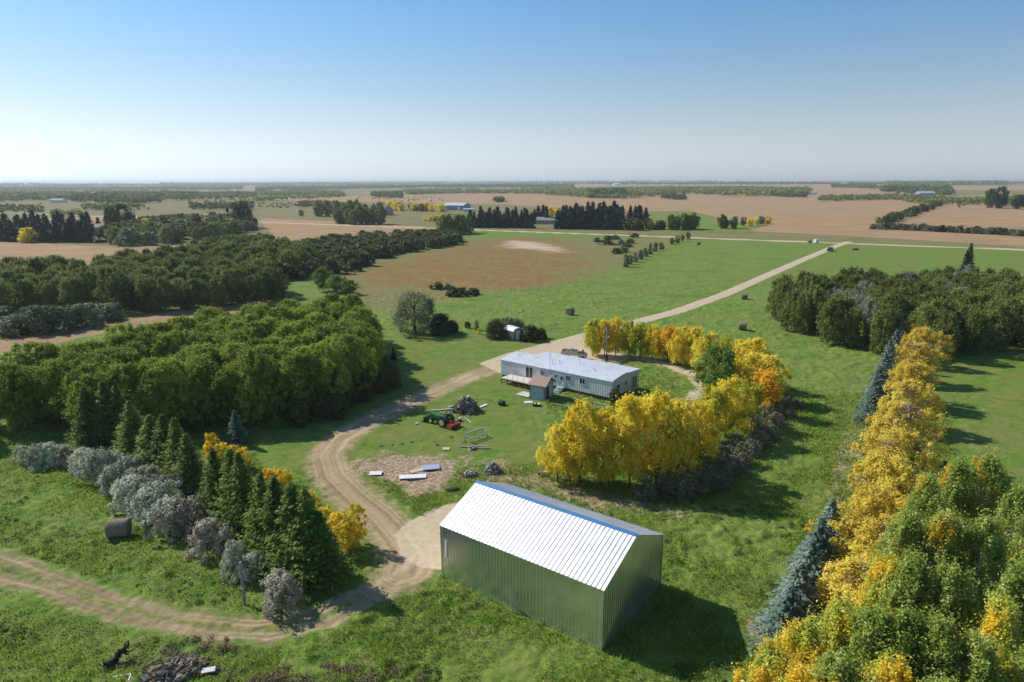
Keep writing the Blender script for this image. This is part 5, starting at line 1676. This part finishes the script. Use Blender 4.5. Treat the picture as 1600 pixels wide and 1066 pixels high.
# charred stump
p = U(182, 1034)
stp = thing('tree_stump', 'dark charred stump lying on the grass at the lower left', 'stump', p, .9)
mb = MB(); rs_ = random.Random(4)
limb(mb, (-.75, 0, .15), (.5, 0, .55), .28, .2, np.random.RandomState(2), 5, .08, 9)
for k in range(7):
    limb(mb, (.45, 0, .5), (.45 + rs_.uniform(.1, .6), rs_.uniform(-.6, .6), .5 + rs_.uniform(-.3, .5)), .09, .03, np.random.RandomState(k), 3, .1, 6)
M['char'] = mat('charred_wood', (.035, .027, .022), .95, var=.5, scale=8)
mb.build('log', M['char'], stp, smooth=True)
MB().tube((-.79, 0, .13), (-.74, 0, .15), .27, n=12).build('cut_face', M['greywood'], stp)
p = U(326, 1050)
sk = thing('scrap_bowl', 'white and rusty metal piece lying in a dark burnt hollow at the bottom', 'scrap', p, .2)
MB().box((0, 0, .16), (.85, .35, .05), .1, .25).build('white_sheet', M['white_metal'], sk)
MB().box((.02, -.2, .1), (.8, .1, .08), .1).build('rusty_edge', M['rust'], sk)
MB().ball((0, .1, -.02), .7, (16, 8), (1, .75, .12), .1).build('ash', M['char'], sk)
p = U(190, 1060)
tag(MB().tube((-.6, 0, .1), (.5, .25, .15), .035, n=5).tube((.5, .25, .15), (.65, -.35, .1), .035, n=5).build('white_pipe', M['white_metal'], None, loc=p), 'bent white pipe on the grass at the very bottom left', 'pipe')


def slab(name, label, cat, px, py, w, d, h, rz, mt, z=0.0, rx=0.0, parts=None):
    p = U(px, py)
    o = MB().box((0, 0, h / 2 + .06 + z), (w, d, h), 0, rx).build(name, M[mt], None, loc=p, rz=rz, bevel=.008)
    return tag(o, label, cat)


M['sheet_blue'] = mat('blue_grey_sheet', (.42, .50, .60), .4, .2, var=.1, scale=2, dirt=(.2, .16, .12), dirt_amt=.25)
M['sheet_white'] = mat('white_sheet', (.72, .72, .76), .5, var=.06, scale=2)
M['plywood'] = mat('plywood', (.52, .44, .30), .8, var=.15, scale=3)
slab('metal_sheet', 'small pale blue sheet lying at the left of the bare soil patch', 'sheet', 587, 740.5, 1.35, .95, .05, .05, 'sheet_white')
slab('long_sheet', 'long narrow white panel lying on the bare soil patch', 'panel', 645, 746, 2.9, .95, .08, .10, 'sheet_white')
slab('plywood_board', 'cream plywood board left of the blue grey sheet', 'board', 653, 736, 1.7, .75, .05, .55, 'plywood')
slab('tarpaulin', 'blue grey sheet with dark edges on the bare soil patch', 'tarpaulin', 673, 732, 1.9, 1.25, .07, .2, 'sheet_blue', .05)
slab('wooden_board', 'dark board lying near the peak of the metal shed roof', 'board', 706, 765, 1.3, .5, .07, .45, 'char')
slab('wooden_board', 'tan square board lying flat on the lawn below the tractor', 'board', 697, 702, .85, .8, .04, .1, 'plywood')
slab('white_board', 'long white board lying behind the tractor towards the heap', 'board', 690, 641.5, 2.7, .18, .12, .2, 'sheet_white')
slab('white_board', 'pale board lying on the grass right of the big heap', 'board', 755, 635, 1.7, .45, .05, .95, 'sheet_white')
slab('white_board', 'short pale board left of the big heap', 'board', 705, 636, 1.0, .25, .05, .8, 'sheet_white')
slab('cream_panel', 'cream panel lying on the grass right behind the tractor', 'panel', 703, 651, 1.2, .5, .06, -.7, 'plywood')
slab('concrete_pad', 'pale concrete pad on the grass left of the small blue shed', 'pad', 821, 617, 2.3, 1.9, .05, tH, 'scrap_pale')
slab('wooden_pallet', 'pale wooden pallet on the grass below the small blue shed', 'pallet', 826, 630, 1.15, .8, .12, .2, 'sheet_white')
slab('white_scrap', 'tiny white scrap alone on the lawn left of the tractor', 'scrap', 651, 663, .32, .26, .12, .2, 'sheet_white')
p = U(838, 635)
bx = thing('broken_appliance', 'low dark and white appliance parts on grass below the small blue shed', 'appliance', p, -.3)
MB().box((0, 0, .25), (1.0, .5, .3), 0, .2).build('housing', M['char'], bx, bevel=.02)
MB().box((.35, 0, .42), (.3, .45, .06), 0, .2).build('lid', M['white_metal'], bx)
MB().box((-.2, -.1, .42), (.2, .3, .05), 0, .2).build('panel', M['white_metal'], bx)
p = U(784, 633)
bb = thing('black_tub', 'black round tub standing alone on the lawn left of the small blue shed', 'tub', p, .3)
MB().tube((0, 0, 0), (0, 0, .5), .5, .58, 18).build('body', M['rubber'], bb)
MB().tube((.25, -.1, .5), (.3, -.1, .62), .3, .2, 14).build('lid', M['paint_dark'], bb)
p = U(722, 659)
wf = thing('bent_gutter', 'bent white gutter and frame pieces on grass right of the tractor', 'gutter', p, -.2)
MB().poly([(-.5, .1, .1), (-.3, .4, .45), (.2, .45, .5), (.7, .2, .3), (1.3, -.3, .06)], .06, 6).build('gutter', M['white_metal'], wf)
MB().box((-.35, .1, .18), (.5, .35, .2), .5).build('dark_box', M['char'], wf)
MB().poly([(-.8, .5, .05), (-.4, .5, .45), (-.4, -.1, .1)], .04, 5).build('bracket', M['white_metal'], wf)
# raised metal frame
a = U(726, 690); b = U(757, 679)
ra, La = axes(a, b)
fr = thing('trailer_chassis', 'raised grey green metal frame of a trailer on the lawn', 'frame', a, ra)
La = 3.0
M['frame_grey'] = mat('grey_green_steel', (.36, .42, .40), .5, .3, var=.15)
mb = MB()
mb.box((La / 2, 0, .95), (La, .14, .12)); mb.box((La / 2, -.95, .55), (La, .08, .08)); mb.box((.05, -.45, .75), (.08, .95, .08)); mb.box((La - .05, -.45, .75), (.08, .95, .08))
mb.build('rails', M['frame_grey'], fr)
for x in (.1, La * .55, La - .1):
    MB().tube((x, 0, 0), (x, 0, .9), .04).tube((x, -.95, 0), (x, -.95, .55), .04).tube((x, 0, .9), (x, -.95, .1), .025).build('leg', M['frame_grey'], fr)
p = U(720, 699.5)
tag(MB().box((1.8, 0, .12), (3.7, .13, .11)).build('steel_beam', M['greywood'], None, loc=p, rz=R(-9)), 'long dark beam lying on the grass below the metal frame', 'beam')
p = U(745, 699)
tag(MB().box((.5, 0, .16), (1.6, .16, .1)).build('steel_beam', M['frame_grey'], None, loc=p, rz=R(2)), 'short grey beam crossing the long dark beam', 'beam')
# bench and stump near the yellow trees
p = U(849, 744)
be = thing('broken_bench', 'dark red broken bench on the soil left of the yellow trees', 'bench', p, -.35)
MB().box((0, 0, .42), (1.25, .4, .07), 0, .15).build('seat', M['rust'], be)
for x in (-.5, .5):
    MB().box((x, 0, .2), (.08, .38, .4)).build('leg', M['char'], be)
MB().box((.2, .12, .5), (.5, .12, .06), .3).build('pale_slat', M['white_metal'], be)
p = U(886, 748)
tag(MB().tube((0, 0, 0), (.05, 0, .75), .32, .26, 12).ball((.05, 0, .85), .34, (10, 6), (1, 1, .6), .15).build('tree_stump', M['scrap_pale'], None, loc=p), 'pale stump standing under the left yellow trees', 'stump')
# white playhouse glimpsed between the yellow trunks
p = U(988, 728)
ph_ = thing('garden_trellis', 'white lattice structure glimpsed between the yellow trees', 'trellis', p, .3)
mb = MB()
for i in range(9):
    mb.box((-1.0 + i * .25, 0, .9), (.05, .05, 1.8))
mb.box((0, 0, 1.8), (2.1, .08, .08)); mb.box((0, 0, .2), (2.1, .06, .06)); mb.build('lattice', M['white_metal'], ph_)
MB().box((0, .8, 1.9), (2.2, 1.7, .06), 0, .25).build('roof', M['white_metal'], ph_)
# kerb boards before the home
for (x0_, y0_), (x1_, y1_), lb in (((864, 618), (948, 635), 'long pale board edging the dark bed before the mobile home'), ((857, 631), (905, 640), 'white board edging the shaded ground right of the small blue shed')):
    a, b = U(x0_, y0_), U(x1_, y1_)
    rr_, LL = axes(a, b)
    tag(MB().box((LL / 2, 0, .1), (LL, .12, .2)).build('edging_board', M['plywood'], None, loc=a, rz=rr_), lb, 'board')

# ------------------------------------------------------------------ tractor
M['tgreen'] = mat('green_tractor_paint', (.02, .15, .045), .35, var=.08)
M['tyellow'] = mat('yellow_rim', (.62, .50, .2), .5, var=.1)
M['red'] = mat('faded_red_paint', (.42, .06, .05), .5, var=.2)
a = U(703, 667); b = U(670, 657)
rt, _ = axes(a, b)
mid = U(689, 663)
tc_ = thing('farm_tractor', 'green farm tractor with front loader and red rear implement on the lawn', 'tractor', mid, rt)
pr = [(-.5, .7), (-.5, 1.25), (.25, 1.3), (1.55, 1.2), (1.7, 1.05), (1.7, .6), (.3, .55)]
hood = MB().prism(pr, -.33, .33).build('hood', M['tgreen'], tc_, bevel=.05)
MB().box((1.72, 0, .88), (.04, .5, .4)).build('grille', M['trim_dark'], hood)
MB().tube((1.0, .15, 1.2), (1.0, .15, 1.75), .035).build('exhaust', M['trim_dark'], hood)
MB().box((-.9, 0, .75), (1.3, .5, .35)).box((-.75, 0, .98), (.9, 1.0, .06)).build('chassis', M['trim_dark'], tc_)
MB().box((-1.0, 0, 1.2), (.5, .5, .12)).box((-1.25, 0, 1.45), (.1, .5, .45), 0, 0, -.15).build('seat', M['trim_dark'], tc_, bevel=.03)
MB().tube((-.55, 0, 1.2), (-.75, 0, 1.5), .03).tube((-.77, 0, 1.5), (-.74, 0, 1.53), .2, n=16).build('steering_wheel', M['trim_dark'], tc_)
for s_ in (-1, 1):
    MB().prism([(-1.55, 1.0), (-1.45, 1.42), (-1.1, 1.55), (-.7, 1.5), (-.4, 1.15), (-.5, 1.12), (-.75, 1.42), (-1.1, 1.47), (-1.38, 1.36), (-1.46, 1.0)], s_ * .5 if s_ > 0 else -.85, .85 if s_ > 0 else -.5).build('fender', M['tgreen'], tc_)
    wheel(tc_, -1.0, s_ * .72, .68, .38, 'tyellow')
    wheel(tc_, 1.2, s_ * .62, .42, .26, 'tyellow')
    MB().poly([(-.1, s_ * .45, 1.2), (1.2, s_ * .47, 1.35), (2.25, s_ * .47, .45)], .06, 6).build('loader_arm', M['tgreen'], tc_)
MB().poly([(-1.4, -.42, .9), (-1.4, -.42, 2.15), (-1.4, .42, 2.15), (-1.4, .42, .9)], .04, 6).build('roll_bar', M['trim_dark'], tc_)
MB().prism([(2.3, .12), (2.3, .72), (2.38, .72), (2.38, .2), (2.95, .16), (2.95, .1)], -.9, .9).build('bucket', M['tgreen'], tc_)
im = MB().box((-2.3, 0, .5), (.8, 1.7, .3)).box((-1.95, 0, .75), (.3, .5, .5)).prism([(-2.7, .1), (-2.75, .65), (-1.9, .68), (-1.9, .1)], .82, .86).prism([(-2.7, .1), (-2.75, .65), (-1.9, .68), (-1.9, .1)], -.86, -.82).build('rear_tiller', M['red'], tc_)
MB().tube((-2.3, -.8, .3), (-2.3, .8, .3), .22, n=10).build('rotor', M['rust'], im)
MB().tube((-1.6, 0, .6), (-2.0, 0, .6), .06).tube((-1.6, -.3, .5), (-2.0, -.3, .55), .04).tube((-1.6, .3, .5), (-2.0, .3, .55), .04).build('hitch', M['trim_dark'], tc_)

# ------------------------------------------------------------------ grass of the near meadow
M['grass'] = leafmat('grass_blade', [(.17, .25, .03), (.31, .40, .06), (.52, .55, .15)], clump=.5, tree_var=0, trans=.35)


def grass():
    rs = np.random.RandomState(77)
    n = 520000
    d = 27 + 83 * rs.rand(n) ** 1.3
    a = np.radians(rs.uniform(-44, 44, n))
    x, y = d * np.sin(a), d * np.cos(a)
    keep = vnoise(x, y, 1.3, 21) * .5 + vnoise(x, y, 5, 22) * .5 + rs.rand(n) * .5 > .72
    ex = [yard_poly, pad_poly, patch_poly, lawn_r, yard_lawn]
    for P in ex:
        keep &= ~inpoly(x, y, P)
    keep &= segdist(x, y, track_line, False) > 3.2
    keep &= segdist(x, y, rut_a, False) > 1.1
    keep &= segdist(x, y, rut_b, False) > 1.1
    lx = (x - A[0]) * math.cos(th) + (y - A[1]) * math.sin(th); ly = -(x - A[0]) * math.sin(th) + (y - A[1]) * math.cos(th)
    keep &= ~((lx > -.1) & (lx < SL + .1) & (ly < .15) & (ly > -SW - .1))
    x, y, d = x[keep], y[keep], d[keep]
    n = len(x)
    h = (.10 + .22 * rs.rand(n) ** 1.5) * (.5 + 1.2 * vnoise(x, y, 2.2, 23))
    L = (vnoise(x, y, .55, 6) - .5) * .18 + (vnoise(x, y, 1.6, 7) - .5) * .2 + (vnoise(x, y, 5, 8) - .5) * .2
    L += np.maximum(0, vnoise(x, y, 1.1, 9) - .62) * .9 * sstep(.45, .65, vnoise(x, y, 9, 10))
    base = np.stack([x, y, L - .03], 1)
    lean = rs.normal(size=(n, 3)) * [.45, .45, 0] + [0, 0, 1]
    tip = base + lean * h[:, None]
    az = rs.rand(n) * 6.28
    wv = np.stack([np.cos(az), np.sin(az), np.zeros(n)], 1) * (.035 * (d / 45) ** .7)[:, None]
    midp = base * .5 + tip * .5
    V = np.stack([base, midp + wv, tip, midp - wv], 1)
    o = bpy.data.objects.new('grass', quads_mesh('grass', V, M['grass'], rs.rand(n)))
    COL.objects.link(o)
    tag(o, kind='stuff')


grass()

# ------------------------------------------------------------------ weeds
M['weed'] = leafmat('weed_leaf', [(.08, .14, .03), (.15, .23, .05), (.28, .34, .10)], clump=2.0, tree_var=0)
M['dryweed'] = leafmat('dry_weed_stalk', [(.16, .12, .06), (.28, .22, .12), (.42, .36, .22)], clump=2.0, tree_var=0, trans=.2)


def weeds(name, spots_, m_, size, seed, per=46, leaf=.07):
    rs = np.random.RandomState(seed)
    Vs = []
    for x, y, k in spots_:
        r = size * k * rs.uniform(.6, 1.3)
        d = norm(rs.normal(size=(per, 3))); d[:, 2] = np.abs(d[:, 2])
        P = np.array([x, y, float((vnoise(x, y, 1.6, 7) - .5) * .2)]) + d * [r, r, r * .8] * (rs.rand(per, 1) ** .5)
        Vs.append(leaves(P, d + [0, 0, .3] + rs.normal(size=d.shape) * .6, leaf, rs))
    V = np.concatenate(Vs)
    o = bpy.data.objects.new(name, quads_mesh(name, V, M[m_], rs.rand(len(V))))
    COL.objects.link(o)
    return tag(o, kind='stuff')


rsw = np.random.RandomState(5)
ws = []
while len(ws) < 900:
    px, py = rsw.uniform(-40, 1500), 1090 - 480 * rsw.rand() ** 1.2
    q = U(px, py)
    if vnoise(q[0], q[1], 4.5, 41) * .7 + vnoise(q[0], q[1], 14, 42) * .3 < .6: continue
    lx = (q[0] - A[0]) * math.cos(th) + (q[1] - A[1]) * math.sin(th); ly = -(q[0] - A[0]) * math.sin(th) + (q[1] - A[1]) * math.cos(th)
    if -.4 < lx < SL + .4 and -SW - .4 < ly < .4: continue
    X, Y = np.array([q[0]]), np.array([q[1]])
    if segdist(X, Y, track_line, False)[0] < 3.4 or segdist(X, Y, rut_a, False)[0] < 1.3 or segdist(X, Y, rut_b, False)[0] < 1.3: continue
    if any(inpoly(X, Y, P)[0] for P in (pad_poly, yard_poly, lawn_r)): continue
    if inpoly(X, Y, yard_lawn)[0] and rsw.rand() < .75: continue
    ws.append((q[0], q[1], rsw.uniform(.5, 1.2)))
weeds('weeds', ws, 'weed', .42, 1)
ws = []
for cx_, cy_, sx_, sy_, n_w in ((560, 1058, 70, 12, 60), (420, 1062, 90, 10, 50), (270, 1035, 60, 20, 40), (330, 1010, 50, 12, 20), (1240, 960, 20, 40, 30), (640, 985, 30, 30, 14), (520, 1045, 40, 8, 25), (1310, 800, 10, 60, 30)):
    for _ in range(n_w):
        q = U(cx_ + rsw.normal() * sx_ * .6, cy_ + rsw.normal() * sy_ * .6)
        ws.append((q[0], q[1], rsw.uniform(.6, 1.3)))
weeds('dry_weeds', ws, 'dryweed', .45, 2, per=60, leaf=.06)

# ------------------------------------------------------------------ haze over the plain
HAZE = True
if HAZE:
    zlo = float(GZ.min()) - 1.0
    zhi = max(CAM_H, float(GZ.max()) + 22) + 1.5
    hz_ = MB().box((0, 0, (zlo + zhi) / 2), (32000, 32000, zhi - zlo))
    mt = bpy.data.materials.new('air')
    mt.use_nodes = True
    nt = mt.node_tree
    nt.nodes.remove(nt.nodes['Principled BSDF'])
    pv = nt.nodes.new('ShaderNodeVolumePrincipled')
    pv.inputs['Color'].default_value = (.86, .92, 1.0, 1)
    pv.inputs['Density'].default_value = 1.0e-4
    pv.inputs['Anisotropy'].default_value = 0.2
    nt.links.new(pv.outputs[0], nt.nodes['Material Output'].inputs['Volume'])
    o = hz_.build('haze', mt)
    tag(o, kind='stuff')
print('objects', len(bpy.data.objects), 'z', float(GZ.min()), float(GZ.max()))
